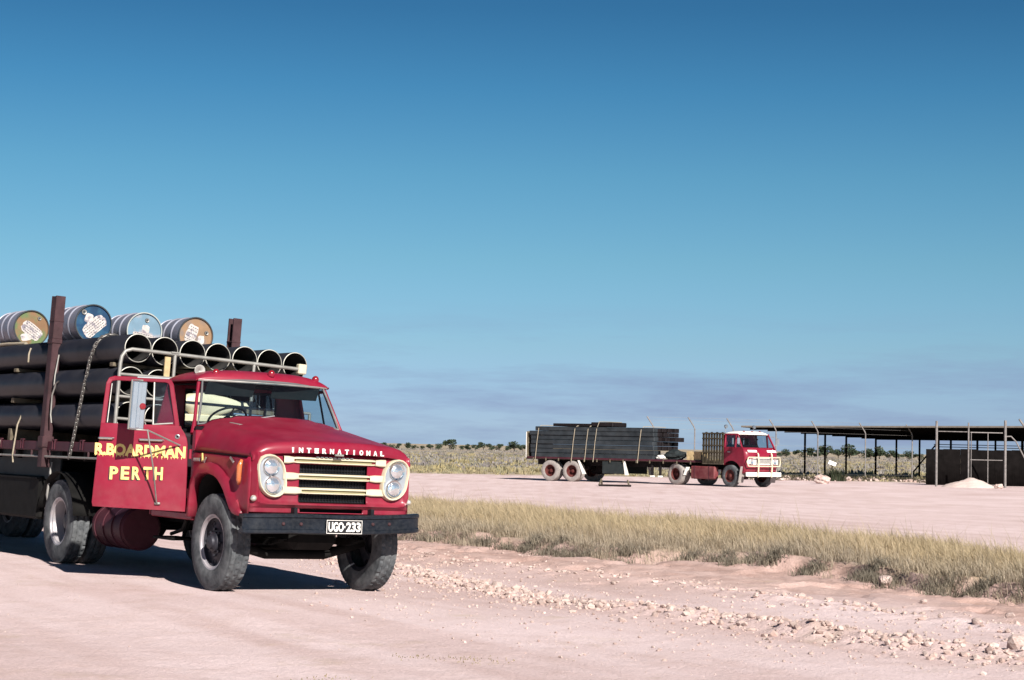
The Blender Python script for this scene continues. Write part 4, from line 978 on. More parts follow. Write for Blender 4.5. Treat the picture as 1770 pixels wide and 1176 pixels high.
for sx in (1, -1):
    q = MB(); rows = []
    for t in np.linspace(.15, 2.9, 16): rows.append([(sx * .62, -3.89 + .60 * math.cos(t), .535 + .60 * math.sin(t)), (sx * 1.20, -3.89 + .60 * math.cos(t), .535 + .60 * math.sin(t))])
    q.grid(rows); q.obj('rear_mudguard', 'chassis', TR, 50, solid=.01)
put_wheel(TR, WF, .875, 0, .5); put_wheel(TR, WF, -.875, 0, .5, True)
put_wheel(TR, WD, 1.05, -3.89, .535); put_wheel(TR, WD, -1.05, -3.89, .535, True)
put_wheel(TR, WF, .79, -3.89, .535, True, False); put_wheel(TR, WF, -.79, -3.89, .535, False, False)

# ------------------------------------------------------------------ near trailer and its load
T2pos = TM @ Vector((0, -3.6, 1.15))
T2 = pose(T2pos, TTH, 3.4)
TL = thing('flatbed_trailer', T2, 'maroon edged flatbed trailer carrying black pipes behind the red truck', 'trailer')
q = MB(); q.box((-1.17, -9.2, .20), (1.17, 1.46, .285)); q.obj('deck', 'chassis', TL)
for sx in (1, -1):
    q = MB(); q.box((sx * 1.17, -9.2, .185), (sx * 1.21, 1.46, .30), .008); cg = q.obj('side_coaming', 'maroon', TL)
    q = MB(); q.tube([(sx * 1.225, -9.1, .10), (sx * 1.225, 1.40, .115)], .013, 8); rr_ = q.obj('rope_rail', 'galv', TL)
    for k in range(17):
        y = 1.30 - k * .62; q = MB(); q.box((sx * 1.20, y - .012, .10), (sx * 1.222, y + .012, .19), .003); q.obj('rail_bracket', 'rust_steel', rr_)
    for y in (1.05, .45, -.45, -1.55, -2.35):
        q = MB(); q.box((sx * 1.208, y - .05, .20), (sx * 1.222, y - .025, .31), .004); q.box((sx * 1.208, y + .025, .20), (sx * 1.222, y + .05, .31), .004); q.box((sx * 1.19, y - .05, .31), (sx * 1.222, y + .05, .325), .004); q.obj('stake_pocket', 'maroon', cg)
    for y in (-.75, -4.4):
        q = MB(); cx = sx * 1.205
        q.box((cx - .055, y - .075, -.02), (cx + .055, y + .075, 1.52), .008); q.box((cx - .066, y - .086, 1.50), (cx + .066, y + .086, 1.56), .008)
        q.box((cx - .060, y - .08, 1.56), (cx + .060, y - .055, 2.09), .004); q.box((cx - .060, y + .055, 1.56), (cx + .060, y + .08, 2.09), .004); q.box((cx + sx * .035, y - .056, 1.56), (cx + sx * .058, y + .056, 2.085), .003)
        q.box((cx - .064, y - .084, 1.77), (cx + .064, y + .084, 1.79), .004); q.box((cx - .072, y - .09, .22), (cx + .072, y + .09, .36), .01)
        q.obj('stake', 'rust_steel', TL)
    q = MB(); q.box((sx * .45 - .05, -9.0, -.22), (sx * .45 + .05, 1.3, .20), .01); q.obj('main_beam', 'chassis', TL)
    q = MB(); q.box((sx * 1.08, -4.2, -.16), (sx * 1.10, -.45, .19)); q.obj('side_skirt', 'tool_box', TL)
    q = MB(); q.box((sx * .60, -5.6, -.66), (sx * 1.16, -.95, -.13), .03); q.box((sx * 1.16, -5.5, -.17), (sx * 1.175, -1.0, -.15)); q.obj('tool_locker', 'chassis', TL)
    q = MB(); q.tube([(sx * 1.12, -.70, .05), (sx * 1.15, -.68, -.35), (sx * 1.10, -.72, -.50), (sx * 1.05, -1.0, -.53)], .016, 6); q.obj('locker_strap', 'galv', TL)
for k in range(14):
    y = 1.2 - k * .76; q = MB(); q.box((-1.16, y - .04, .08), (1.16, y + .04, .20), .006); q.obj('cross_member', 'chassis', TL)
for y in (-7.2, -8.4):
    for sx in (1, -1):
        wz = -.66 - sx * .055
        put_wheel(TL, WD, sx * 1.05, y, wz, sx < 0); put_wheel(TL, WF, sx * .79, y, wz, sx > 0, False)
    q = MB(); q.tube([(-.9, y, -.66), (.9, y, -.66)], .07, 10); q.box((-.5, y - .3, -.6), (.5, y + .3, -.2), .04); q.obj('axle', 'chassis', TL)
# headboard of galvanised tube
q = MB()
q.tube([(1.255, 1.5, .28), (1.255, 1.5, 1.20), (1.245, 1.5, 1.28), (1.205, 1.5, 1.345), (1.13, 1.5, 1.372), (.9, 1.5, 1.371), (0, 1.5, 1.365), (-.95, 1.5, 1.358), (-1.06, 1.5, 1.355)], .022, 10)
q.tube([(.60, 1.5, .28), (.60, 1.5, 1.37)], .020, 10); q.tube([(-.41, 1.5, .28), (-.41, 1.5, 1.36)], .020, 8)
q.tube([(-.60, 1.5, .28), (-.60, 1.5, .84)], .020, 8); q.tube([(-1.2, 1.5, .28), (-1.2, 1.5, .84)], .02, 8)
hbd = q.obj('headboard', 'galv', TL, 60)
for z, x0, x1, r_ in ((1.078, 1.255, .42, .018), (.828, 1.255, -1.2, .017), (.578, 1.255, -1.2, .017)):
    q = MB(); q.tube([(x0, 1.505, z), (x1, 1.505, z + .012)], r_, 8); q.obj('headboard_rail', 'galv', hbd, 60)
q = MB(); q.box((.645, 1.47, 1.09), (.715, 1.495, 1.33), .004); q.obj('headboard_timber', 'wood', hbd)
q = MB(); q.box((-1.10, 1.45, 1.30), (-.99, 1.53, 1.42), .012); q.obj('headboard_lamp', 'cream', hbd)
q = MB(); q.box((.56, 1.47, 1.375), (.66, 1.53, 1.395), .004); q.obj('headboard_cap', 'galv', hbd)
# dunnage bearers
for y in (1.0, -2.2, -5.6):
    for z0, z1, nm in ((.285, .453, 0), (.787, .853, 1), (1.187, 1.233, 2)):
        q = MB(); q.box((-1.16, y - .05, z0), (1.16, y + .05, z1), .006)
        o = q.obj('timber_bearer', 'wood_grey'); o.matrix_world = T2
        tag(o, ['timber bearer on the deck under the lowest pipes', 'timber bearer between the lowest and middle pipe layers', 'timber bearer between the middle and top pipe layers'][nm], 'timber', ['deck bearers', 'lower spacers', 'upper spacers'][nm])
# pipes
pm = MB(); r0, r1 = .165, .155
pm.lathe([(-8.6, r1), (-8.6, r0), (-.003, r0), (0, r0 - .003), (0, r1 + .0005), (-.006, r1), (-8.6, r1)], (0, 0, 0), (0, 1, 0), 36, mids=[0, 0, 2, 2, 2, 1])
pme = pm.mesh('pipe', ['pipe', 'pipe_inner', 'pipe_rim'], 50)
ordn = ['outermost', 'second', 'third', 'fourth', 'fifth', 'sixth', 'last']
def pipe(x, y, z, label, group, roll):
    o = bpy.data.objects.new('pipe', pme); COL.objects.link(o); o.matrix_world = T2 @ Matrix.Translation((x, y, z)) @ Matrix.Rotation(roll, 4, 'Y'); tag(o, label, 'pipe', group)
for k in range(7):
    pipe(1.016 - k * .3385, 1.40 - [0, .02, .0, .03, .01, .03, .02][k], 1.40, ['black steel pipe in the top layer, outermost on the driver side, nearest the stake', 'second open pipe from the driver side in the top layer', 'third open pipe from the driver side in the top layer', 'middle one of the seven open pipes in the top layer', 'third open pipe from the passenger side in the top layer', 'second open pipe from the passenger side in the top layer', 'last top pipe on the passenger side, behind the cream lamp of the headboard'][k], 'top layer of pipes', random.uniform(0, 6))
for z, nm, of in ((1.02, 'middle', .02), (.62, 'bottom', .0)):
    for k in range(7):
        lab = f'black pipe of the {nm} layer, seen along the driver side' if k == 0 else (f'second pipe of the {nm} layer, its end framed by the headboard' if k == 1 else f'inner pipe of the {nm} layer hidden behind the cab')
        pipe(1.035 + of - k * .338, (1.36 if k < 2 else .80) + random.uniform(-.05, .04), z, lab, f'{nm} layer of pipes', random.uniform(0, 6))
# drums lying on the pipes
def drum(x, y, face, rim, roll, label, paper, z=1.80, bung=None):
    R_, Ln = .24, .74
    M = T2 @ Matrix.Translation((x, y, z)) @ Matrix.Rotation(roll, 4, 'Y')
    o = thing('drum', M, label, 'drum', 'drums lying on the pipes')
    q = MB(); pr = [(-.02, .002), (-.02, R_ - .012)]
    bod = [(-.012, R_ - .010), (.0, R_), (-.02, R_)]
    prof = [(0, R_ - .012), (0, R_ + .002), (-.014, R_ + .002), (-.018, R_ - .008)]
    def hoop(h): return [(h + .018, R_ - .006), (h + .008, R_ + .008), (h - .008, R_ + .008), (h - .018, R_ - .006)]
    prof += hoop(-.25) + hoop(-.49) + [(-Ln + .018, R_ - .008), (-Ln + .014, R_ + .002), (-Ln, R_ + .002), (-Ln, R_ - .012), (-Ln + .02, R_ - .014), (-Ln + .02, .002)]
    q.lathe(prof, (0, 0, 0), (0, 1, 0), 36, mids=[1, 1] + [0] * (len(prof) - 3)); q.obj('shell', ['drum_steel', rim], o, 40)
    q = MB(); q.lathe([(0, R_ - .012), (-.022, R_ - .015), (-.022, .002)], (0, 0, 0), (0, 1, 0), 36); fc = q.obj('end_face', face, o, 40)
    for bx_, bz_, br in (bung or [(.05, .16, .03)]):
        q = MB(); q.lathe([(-.022, br + .006), (-.012, br + .004), (-.006, br), (-.012, br * .6), (-.012, .001)], (bx_, 0, bz_), (0, 1, 0), 12, mids=[1, 0, 0, 1]); q.obj('bung', ['galv', 'drum_rim'], fc)
    for (cx_, cz_, hw_, hh_, an_, mt_) in paper:
        P = []
        for k in range(28):
            t_ = 2 * PI * k / 28; c0, s0_ = math.cos(t_), math.sin(t_); rr0 = (abs(c0) ** 5 + abs(s0_) ** 5) ** -.2 * random.uniform(.93, 1.04)
            a0_, b0_ = hw_ * rr0 * c0, hh_ * rr0 * s0_; xx_ = cx_ + a0_ * math.cos(an_) - b0_ * math.sin(an_); zz_ = cz_ + a0_ * math.sin(an_) + b0_ * math.cos(an_); lim = .205 / max(.205, math.hypot(xx_, zz_)); P.append((xx_ * lim, zz_ * lim))
        q = MB(); q.prism(P, lambda a, b, d: (a, d, b), -.0215, -.0185 + .0008 * mt_); lb = q.obj('paper_label', 'label_paper', fc)
        if mt_:
            q = MB()
            for r_ in range(5):
                x_ = -hw_ * .8
                while x_ < hw_ * .75:
                    l_ = random.uniform(.012, .03); b_ = hh_ * (-.7 + .35 * r_); M2 = lambda a, b: (cx_ + a * math.cos(an_) - b * math.sin(an_), -.0165, cz_ + a * math.sin(an_) + b * math.cos(an_))
                    q.add([M2(x_, b_), M2(x_ + l_, b_), M2(x_ + l_, b_ + .010), M2(x_, b_ + .010)], [(0, 1, 2, 3)]); x_ += l_ + .010
            q.obj('label_print', 'trim_grey', fc)
    return o
def ragged(poly, j=.008, seed=1):
    r = random.Random(seed); P = []
    for (a, b), (c, d) in zip(poly, poly[1:] + poly[:1]):
        for t in (0, .33, .66): P.append((a + (c - a) * t + r.uniform(-j, j), b + (d - b) * t + r.uniform(-j, j)))
    return P
# x is mirrored when seen from the front: +x is picture left
drum(.884, -2.50, 'drum_tan', 'drum_rim', 0, 'drum with tan and green end and torn white label, beside the tall stake', [(-.01, -.03, .15, .085, .55, 1), (.06, -.12, .07, .05, -.3, 0)], bung=[(-.10, .14, .022)])
drum(.752, -.68, 'drum_blue', 'drum_rim', 0, 'drum with dark blue end and slanting white label, behind the chain', [(-.02, -.03, .17, .085, -.75 + PI, 1), (.06, .06, .05, .06, .3, 0)], bung=[(.13, .13, .03)])
drum(-.018, -.89, 'drum_pale', 'drum_rim_pale', 0, 'drum with pale blue end and pinkish label, middle of the row', [(0, -.10, .16, .075, .12, 1), (-.02, .03, .05, .05, 0, 0)], bung=[(-.03, .14, .024)])
drum(-.632, -.67, 'drum_tan2', 'drum_rim', 0, 'drum with tan end and white label, nearest the far stake', [(.06, .02, .075, .12, .35, 1), (-.08, -.05, .045, .06, 0, 0)], bung=[(-.15, .05, .024)])
# load chain made of links
CH = [(1.222, .131, .13), (1.224, .20, .33), (1.222, .28, .62), (1.222, .38, .95), (1.215, .48, 1.28), (1.195, .55, 1.44), (1.13, .58, 1.55), (1.02, .60, 1.586), (.85, .58, 1.55), (.68, .55, 1.586), (.34, .50, 1.586), (0, .46, 1.586), (-.34, .42, 1.586), (-.68, .4, 1.586), (-1.02, .4, 1.586), (-1.17, .4, 1.50), (-1.225, .4, 1.2), (-1.225, .4, .15)]
CHv = [Vector(p) for p in CH]; seg = [0]
for a, b in zip(CHv[:-1], CHv[1:]): seg.append(seg[-1] + (b - a).length)
lk = MB(); pts = []
for k in range(14):
    t = 2 * PI * k / 14; pts.append((.013 * math.sin(t), 0, .017 * (1 if math.cos(t) > 0 else -1) * 1 + .015 * math.cos(t)))
lk.tube(pts, .0065, 6, closed=True); lkm = lk.mesh('link', 'chain', 60)
chn = thing('load_chain', T2, 'steel link chain lashed over the pipes and down beside the open door', 'chain')
Ltot = seg[-1]; nL = int(Ltot / .047); axv = [np.interp(np.linspace(0, Ltot, nL), seg, [p[i] for p in CHv]) for i in range(3)]
for k in range(nL):
    p = Vector((axv[0][k], axv[1][k], axv[2][k])); k2 = min(k + 1, nL - 1); k1 = max(k - 1, 0)
    d = Vector([axv[i][k2] - axv[i][k1] for i in range(3)]).normalized()
    o = bpy.data.objects.new('link', lkm); COL.objects.link(o); o.parent = chn
    o.matrix_local = Matrix.Translation(p) @ d.to_track_quat('Z', 'Y').to_matrix().to_4x4() @ Matrix.Rotation((k % 2) * PI / 2 + .4, 4, 'Z') @ Matrix.Scale(1.25, 4)
def loose(name, pts, r, m, label, cat, M=T2, n=7):
    q = MB(); q.tube(pts, r, n); o = q.obj(name, m, None, 60); o.matrix_world = M; return tag(o, label, cat)
loose('rope', [(1.19, -1.72, .62), (1.225, -1.74, .50), (1.235, -1.79, .12), (1.22, -1.79, .02)], .011, 'rope', 'tan rope hanging from the lowest pipe to the trailer rail', 'rope')
loose('rope', [(1.10, -3.7, 1.545), (1.09, -3.1, 1.575), (1.07, -2.8, 1.58), (1.05, -2.5, 1.575), (1.03, -2.25, 1.57)], .024, 'rope', 'thick pale rope lying along the top pipe under the tan drum', 'rope')
loose('strap', [(1.17, -1.66, 1.48), (1.187, -1.67, 1.40), (1.178, -1.69, 1.30)], .012, 'rope', 'short tan strap hanging on the side of the top pipe', 'strap')
loose('wire_hook', [(1.20, -.58, 1.36), (1.225, -.585, 1.10), (1.235, -.56, .98), (1.235, -.42, 1.03), (1.235, -.50, 1.0), (1.24, -.58, .86), (1.24, -.57, .62), (1.235, -.53, .52)], .010, 'galv', 'bent wire hook hanging beside the tall stake', 'hook')
loose('rope', [(1.22, -2.35, .30), (1.235, -2.36, .2), (1.235, -2.37, .05)], .014, 'rope', 'rope end tied to the trailer rail at the left edge', 'rope')
# rolled canvas between cab and headboard
q = MB(); rows = []
for i in range(15):
    t = i / 14; x = .33 - t * .93; row = []
    for k in range(18):
        a = 2 * PI * k / 18; nz = .018 * math.sin(5 * x + 3 * a) + .012 * math.sin(13 * x + 2 * a)
        e_ = max(.25, min(1, 4 * t, 3.2 * (1 - t)))
        row.append((x + .01 * math.sin(a), -2.55 + (.075 + nz * .4) * math.cos(a), 1.985 + (.125 + .02 * math.sin(2.2 * t * PI) + nz) * e_ * math.sin(a) + .02))
    rows.append(row)
q.grid(rows, cv=True); q.f.append(tuple(range(18))); q.m.append(0); q.f.append(tuple(14 * 18 + k for k in range(18))); q.m.append(0)
o = q.obj('canvas_roll', 'canvas', None, 60); o.matrix_world = TM; tag(o, 'cream canvas bundle seen through the cab behind the steering wheel', 'canvas')
q = MB(); q.box((-.66, -2.58, 1.74), (.27, -2.50, 1.875), .015); o = q.obj('plank', 'canvas'); o.matrix_world = TM; tag(o, 'pale board below the canvas bundle behind the cab window', 'board')

# ------------------------------------------------------------------ far truck (forward control) with its trailer
FT = thing('forward_control_truck', pose((10.398, 80.997, 0.0), 39), 'red flat nosed truck with white roof and cream bull bar, parked by the shed', 'truck')
WFf = wheel_meshes(.475, .25, False, None, 'rubber', 'rim_red'); WFd = wheel_meshes(.475, .25, True, None, 'rubber_pale', 'rim_red')
put_wheel(FT, WFf, 1.0, 0, .475); put_wheel(FT, WFf, -1.0, 0, .475, True)
for sx in (1, -1): put_wheel(FT, WFd, sx * 1.02, -3.35, .475, sx < 0); put_wheel(FT, WFd, sx * .75, -3.35, .475, sx > 0, False)
PR = [(.80, .60), (.86, .72), (.885, 1.0), (.88, 1.30), (.86, 1.48), (.80, 1.60), (.68, 1.68), (.60, 1.73)]
def rx(t): return math.copysign(abs(t), t)
q = MB(); q.grid([[(x, y - .13 * max(0, (abs(x) - .80) / .22) ** 2, z) for x in (-1.02, -.99, -.95, -.88, -.8, -.4, 0, .4, .8, .88, .95, .99, 1.02)] for y, z in PR]); q.obj('front_panel', 'red', FT, 45, solid=.02)
arch = [(.62 * math.cos(t), .52 + .62 * math.sin(t)) for t in np.linspace(.2, PI - .75, 14)]
side = [(.60, .60)] + arch + [(-.45, 1.05), (-.45, 1.73), (.60, 1.73), (.70, 1.66), (.745, 1.48), (.76, 1.0), (.70, .62)]
for sx in (1, -1):
    q = MB(); q.prism(side, lambda a, b, d: (sx * (1.0 + d), a, b), 0, .025); sd = q.obj('cab_side', 'red', FT)
    q = MB()
    for a, b in (((.60, 1.73), (.30, 2.28)), ((-.42, 1.73), (-.42, 2.28)), ((.30, 2.28), (-.42, 2.28)), ((.22, 1.73), (.22, 2.28))):
        A = Vector((sx * (1.01 - (a[1] - 1.73) * .12), a[0], a[1])); B = Vector((sx * (1.01 - (b[1] - 1.73) * .12), b[0], b[1])); d = B - A
        q.obox((A + B) / 2, (d.normalized(), Vector((1, 0, 0)), d.normalized().cross(Vector((1, 0, 0))).normalized()), (d.length / 2 + .03, .03, .035), .008)
    q.obj('cab_pillars', 'red', FT)
    q = MB(); q.add([(sx * 1.0, -.42, 1.73), (sx * 1.0, .58, 1.73), (sx * .94, .30, 2.26), (sx * .94, -.42, 2.26)], [(0, 1, 2, 3)]); q.obj('side_window', 'glass', FT)
    q = MB(); q.box((sx * 1.028, -.22, 1.50), (sx * 1.05, -.05, 1.53), .005); q.obj('door_handle', 'silver', sd)
    q = MB(); q.tube([(sx * 1.0, .55, 1.80), (sx * 1.22, .62, 1.85), (sx * 1.22, .62, 2.15), (sx * .98, .35, 2.22)], .012, 6); q.obox((sx * 1.24, .63, 2.0), ((1, 0, 0), (0, 1, 0), (0, 0, 1)), (.07, .015, .13), .01, 1); q.obj('mirror', ['galv', 'mirror_back'], FT)
    q = MB(); q.lathe([(0, .13), (.05, .13), (.06, .115), (.03, .02)], (sx * .72, .885, 1.12), (0, 1, 0), 18, mids=[0, 0, 1]); q.obj('headlamp', ['white', 'lens'], FT, 50)
    q = MB(); q.obox((sx * .60, .838, 1.565), ((1, 0, 0), (0, .50, -.86), (0, .86, .50)), (.28, .055, .006), .003); q.obj('white_flash', 'white', FT)
    q = MB(); q.tube([(sx * .88, -.52, 1.3), (sx * .88, -.52, 2.55)], .018, 6); q.lathe([(-.06, .03), (-.03, .07), (.03, .085), (.05, .08), (.055, .002)], (sx * .88, -.50, 2.62), (0, 1, .1), 14); q.obj('spot_lamp', 'silver', FT, 50)
q = MB(); rows = []
for i in range(13):
    s_ = math.sin((-1 + i / 6) * PI / 2); row = []
    for j in range(15):
        t = math.sin((-1 + j / 7) * PI / 2); dm = (max(0, 1 - abs(t) ** 4) ** .5) * (max(0, 1 - abs(s_) ** 4) ** .5)
        row.append((.97 * t, -.06 + .42 * s_ - .05 * t * t, 2.28 + .15 * dm))
    rows.append(row)
q.grid(rows); rf = q.obj('roof', 'white', FT, 50, solid=.02)
for x in (-.5, 0, .5): q = MB(); q.lathe([(-.02, .05), (.03, .045), (.05, .002)], (x, .22, 2.40), (0, .4, 1), 10); q.obj('roof_lamp', 'lamp_red', rf)
q = MB(); q.grid([[(x, .615 - .31 * v - .05 * (x / .95) ** 2, 1.73 + .54 * v) for x in np.linspace(-.95 + .04 * v, .95 - .04 * v, 9)] for v in (0, .5, 1)]); wsf = q.obj('windscreen', 'glass', FT, None)
q = MB(); q.tube([(0, .63, 1.73), (0, .31, 2.28)], .018, 6); q.obj('windscreen_divider', 'black', wsf)
q = MB(); q.box((-.98, -.46, .95), (.98, -.42, 1.73)); q.box((-.98, -.46, 2.12), (.98, -.42, 2.28)); q.box((-.98, -.46, 1.73), (-.55, -.42, 2.12)); q.box((.55, -.46, 1.73), (.98, -.42, 2.12)); q.obj('cab_back', 'red', FT)
q = MB(); q.box((-.9, -.40, 1.0), (.9, .62, 1.35)); q.box((-.9, -.40, 1.35), (.9, -.25, 1.85), .03); q.box((-.9, .35, 1.5), (.9, .6, 1.7), .03); q.obj('cab_interior', 'interior', FT)
q = MB(); q.box((-.60, .885, .98), (.60, .915, 1.27), .01); q.box((-.95, .87, 1.0), (-.60, .90, 1.25), .01); q.box((.60, .87, 1.0), (.95, .90, 1.25), .01); gr = q.obj('grille_panel', 'white', FT)
q = MB(); q.box((-.42, .916, 1.04), (.42, .925, 1.21)); q.obj('grille_opening', 'interior', gr)
for k in range(4): q = MB(); q.box((-.42, .924, 1.06 + k * .042), (.42, .934, 1.075 + k * .042)); q.obj('grille_slat', 'white', gr)
q = MB(); q.box((-1.08, .90, .47), (1.08, 1.0, .66), .02); q.obj('bumper', 'white', FT)
q = MB()
for x in (-.42, .42): q.tube([(x, 1.03, .45), (x, 1.06, 1.0), (x, 1.03, 1.42), (x, .99, 1.48)], .035, 8)
for z in (.92, 1.30): q.tube([(-.98, .98, z), (-.80, 1.04, z), (.80, 1.04, z), (.98, .98, z)], .028, 8)
for sx in (1, -1): q.tube([(sx * .98, .98, .92), (sx * 1.04, .95, 1.11), (sx * .98, .98, 1.30)], .028, 8)
q.obj('bull_bar', 'cream', FT, 60)
for sx in (1, -1):
    q = MB(); q.box((sx * .36 - .05, -4.3, .72), (sx * .36 + .05, .6, .95), .01); q.obj('chassis_rail', 'chassis', FT)
    q = MB(); q.box((sx * .80, -2.45, .30), (sx * 1.08, -.95, .86), .05); tk = q.obj('side_tank', 'red_dull', FT)
    for y in (-2.2, -1.3): q = MB(); q.box((sx * .795, y - .02, .29), (sx * 1.088, y + .02, .87), .01); q.obj('tank_strap', 'maroon', tk)
    q = MB(); q.obox((sx * 1.02, -2.75, .62), ((1, 0, 0), (0, .9, -.43), (0, .43, .9)), (.12, .012, .20), .005); q.obj('mud_flap', 'white', FT)
    q = MB(); q.obox((sx * 1.0, .62, .55), ((1, 0, 0), (0, .97, -.2), (0, .2, .97)), (.16, .012, .36), .005); q.obj('front_flap', 'rubber_pale', FT)
q = MB(); q.box((-.4, -3.8, .95), (.4, -2.8, 1.02), .02); q.obj('fifth_wheel', 'chassis', FT)
q = MB(); q.tube([(-1.0, -3.35, .475), (1.0, -3.35, .475)], .08, 8); q.tube([(-1.0, 0, .47), (1.0, 0, .47)], .06, 8); q.box((-.35, -.7, .45), (.35, .5, 1.0), .05); q.obj('axles', 'chassis', FT)
# slatted timber crate behind the cab
FM = pose((10.398, 80.997, 0.0), 39)
CRT = thing('slatted_crate', FM, 'weathered slatted timber crate standing behind the cab of the far truck', 'crate')
for sx in (1, -1):
    for k in range(8): q = MB(); q.box((sx * 1.05 - .015, -1.73 + k * .165, 1.02), (sx * 1.05 + .015, -1.61 + k * .165, 2.34 + .03 * (k % 2)), .004); q.obj('slat', 'crate_wood', CRT)
    for z in (1.45, 1.75, 2.05, 2.28): q = MB(); q.box((sx * 1.075 - .01, -1.74, z), (sx * 1.075 + .01, -.42, z + .06), .003); q.obj('batten', 'crate_wood', CRT)
for k in range(6): q = MB(); q.box((-1.0 + k * .36, -.60, 1.02), (-.80 + k * .36, -.57, 2.32 + .02 * (k % 2)), .004); q.obj('slat', 'crate_wood', CRT)
q = MB(); q.box((-1.05, -1.75, .96), (1.05, -.45, 1.02)); q.obj('crate_floor', 'wood_grey', CRT)

FTT = pose((8.29, 83.6, 0.0), 58)
LT_ = thing('flatbed_trailer', FTT, 'flatbed trailer with pale dusty tandem wheels behind the far red truck', 'trailer')
q = MB(); q.box((-1.18, -8.05, 1.0), (1.18, 1.0, 1.08)); q.obj('deck', 'wood_grey', LT_)
for sx in (1, -1):
    q = MB(); q.box((sx * 1.18, -8.05, 1.02), (sx * 1.215, 1.0, 1.11), .005); cg = q.obj('side_coaming', 'maroon', LT_)
    for k in range(13): y = -7.7 + k * .68; q = MB(); q.box((sx * 1.215, y - .03, .92), (sx * 1.232, y + .03, 1.06), .004); q.obj('rope_cleat', 'wood_grey', cg)
    q = MB(); q.box((sx * .42 - .05, -7.9, .74), (sx * .42 + .05, .5, 1.0), .01); q.obj('main_beam', 'steel_dark', LT_)
    for y in (-6.82, -5.66): put_wheel(LT_, WFd, sx * 1.06, y, .475, sx < 0); put_wheel(LT_, WFd, sx * .80, y, .475, sx > 0, False)
    q = MB(); q.box((sx * 1.0, -4.05, .40), (sx * 1.17, -2.95, .96), .015); q.obj('tool_locker', 'tool_box', LT_)
    for y, dy in ((-5.30, .28), (-2.92, .12)):
        q = MB(); q.add([(sx * 1.19, y - .04, .98), (sx * 1.19, y + .05, .98), (sx * 1.19, y + dy + .14, .36), (sx * 1.19, y + dy - .06, .36), (sx * 1.16, y - .04, .98), (sx * 1.16, y + .05, .98), (sx * 1.16, y + dy + .14, .36), (sx * 1.16, y + dy - .06, .36)], [(0, 1, 2, 3), (4, 5, 6, 7), (0, 1, 5, 4), (1, 2, 6, 5), (2, 3, 7, 6), (3, 0, 4, 7)]); q.obj('mud_flap', 'white', LT_)
    for y in (-1.55, -1.15):
        q = MB(); q.box((sx * .95, y - .05, .38), (sx * 1.05, y + .05, 1.0), .01); q.box((sx * .9, y - .08, .30), (sx * 1.1, y + .08, .38), .01, 1); q.obj('landing_leg', ['steel_dark', 'white'], LT_)
q = MB(); q.box((-1.17, -8.12, .98), (1.17, -8.06, 2.28), .01); q.box((.98, -8.16, 1.05), (1.17, -8.12, 2.25), .01, 1); q.obj('tail_board', ['wood_grey', 'white'], LT_)
q = MB(); q.box((-.6, -7.4, .55), (.6, -5.1, .75), .03); q.box((-1.0, -5.4, .35), (-.1, -4.5, .85), .1); q.obj('running_gear', 'steel_dark', LT_)
# steel sections stacked on it
for col in range(5):
    for lay in range(7):
        y1 = [-1.40, -1.45, -1.40, -1.35, -1.30][col] + (0 if lay not in (4,) else [.0, .0, .1, .35, .3][col]); y1 -= .9 if (lay < 2 and col > 0) else 0
        y0 = -7.85 + .25 * (lay == 6) + .15 * (col == 2)
        x = 1.0 - col * .46; z0 = 1.09 + lay * .205
        jx = random.uniform(-.03, .03); x += jx; y0 += random.uniform(-.12, .1); y1 += random.uniform(-.03, .04)
        q = MB(); q.box((x - .21, y0, z0), (x + .21, y1, z0 + .195), .02); q.box((x - .215, y0 + .01, z0 + .165), (x + .215, y1 - .01, z0 + .180))
        o = q.obj('steel_section', 'steel_grey' if col == 0 else 'steel_dark'); o.matrix_world = FTT
        lab = ('long grey steel section on the near face of the stack on the far trailer' if col == 0 else 'long dark steel section inside the stack on the far trailer')
        if col == 0: lab = ['lowest', 'second lowest', 'third lowest', 'middle', 'third highest', 'second highest', 'topmost'][lay] + ' grey steel section on the near face of the far load'
        tag(o, lab, 'steel', 'steel sections on the far trailer' if col == 0 else 'inner steel sections on the far trailer')
q = MB(); q.box((-.6, -6.8, 2.535), (1.0, -4.8, 2.67), .02); o = q.obj('steel_bundle', 'steel_dark'); o.matrix_world = FTT; tag(o, 'flat dark bundle lying on top of the far load, rear half', 'steel')
q = MB(); q.box((-.3, -4.75, 2.535), (1.05, -3.6, 2.74), .03); o = q.obj('steel_bundle', 'steel_grey' if col == 0 else 'steel_dark'); o.matrix_world = FTT; tag(o, 'thicker grey bundle on top of the far load, middle', 'steel')
for k, y in enumerate((-7.6, -5.65, -4.95, -4.5, -2.2)):
    zt = 2.56 if y not in (-4.5,) else 2.76
    loose('lashing_rope', [(1.235, y, .92), (1.235, y + .02, 1.1), (1.225, y + .08, 1.8), (1.225, y + .16, 2.42), (1.10, y + .22, zt), (.6, y + .25, zt + .01), (-.9, y + .3, zt + .01)], .017, 'rope', ['pale lashing rope nearest the tail of the far load', 'lashing rope over the far load above the front trailer wheel', 'middle one of the lashing ropes over the far load', 'lashing rope crossing the thick bundle on the far load', 'lashing rope nearest the front end of the far load'][k], 'rope', FTT, 6)
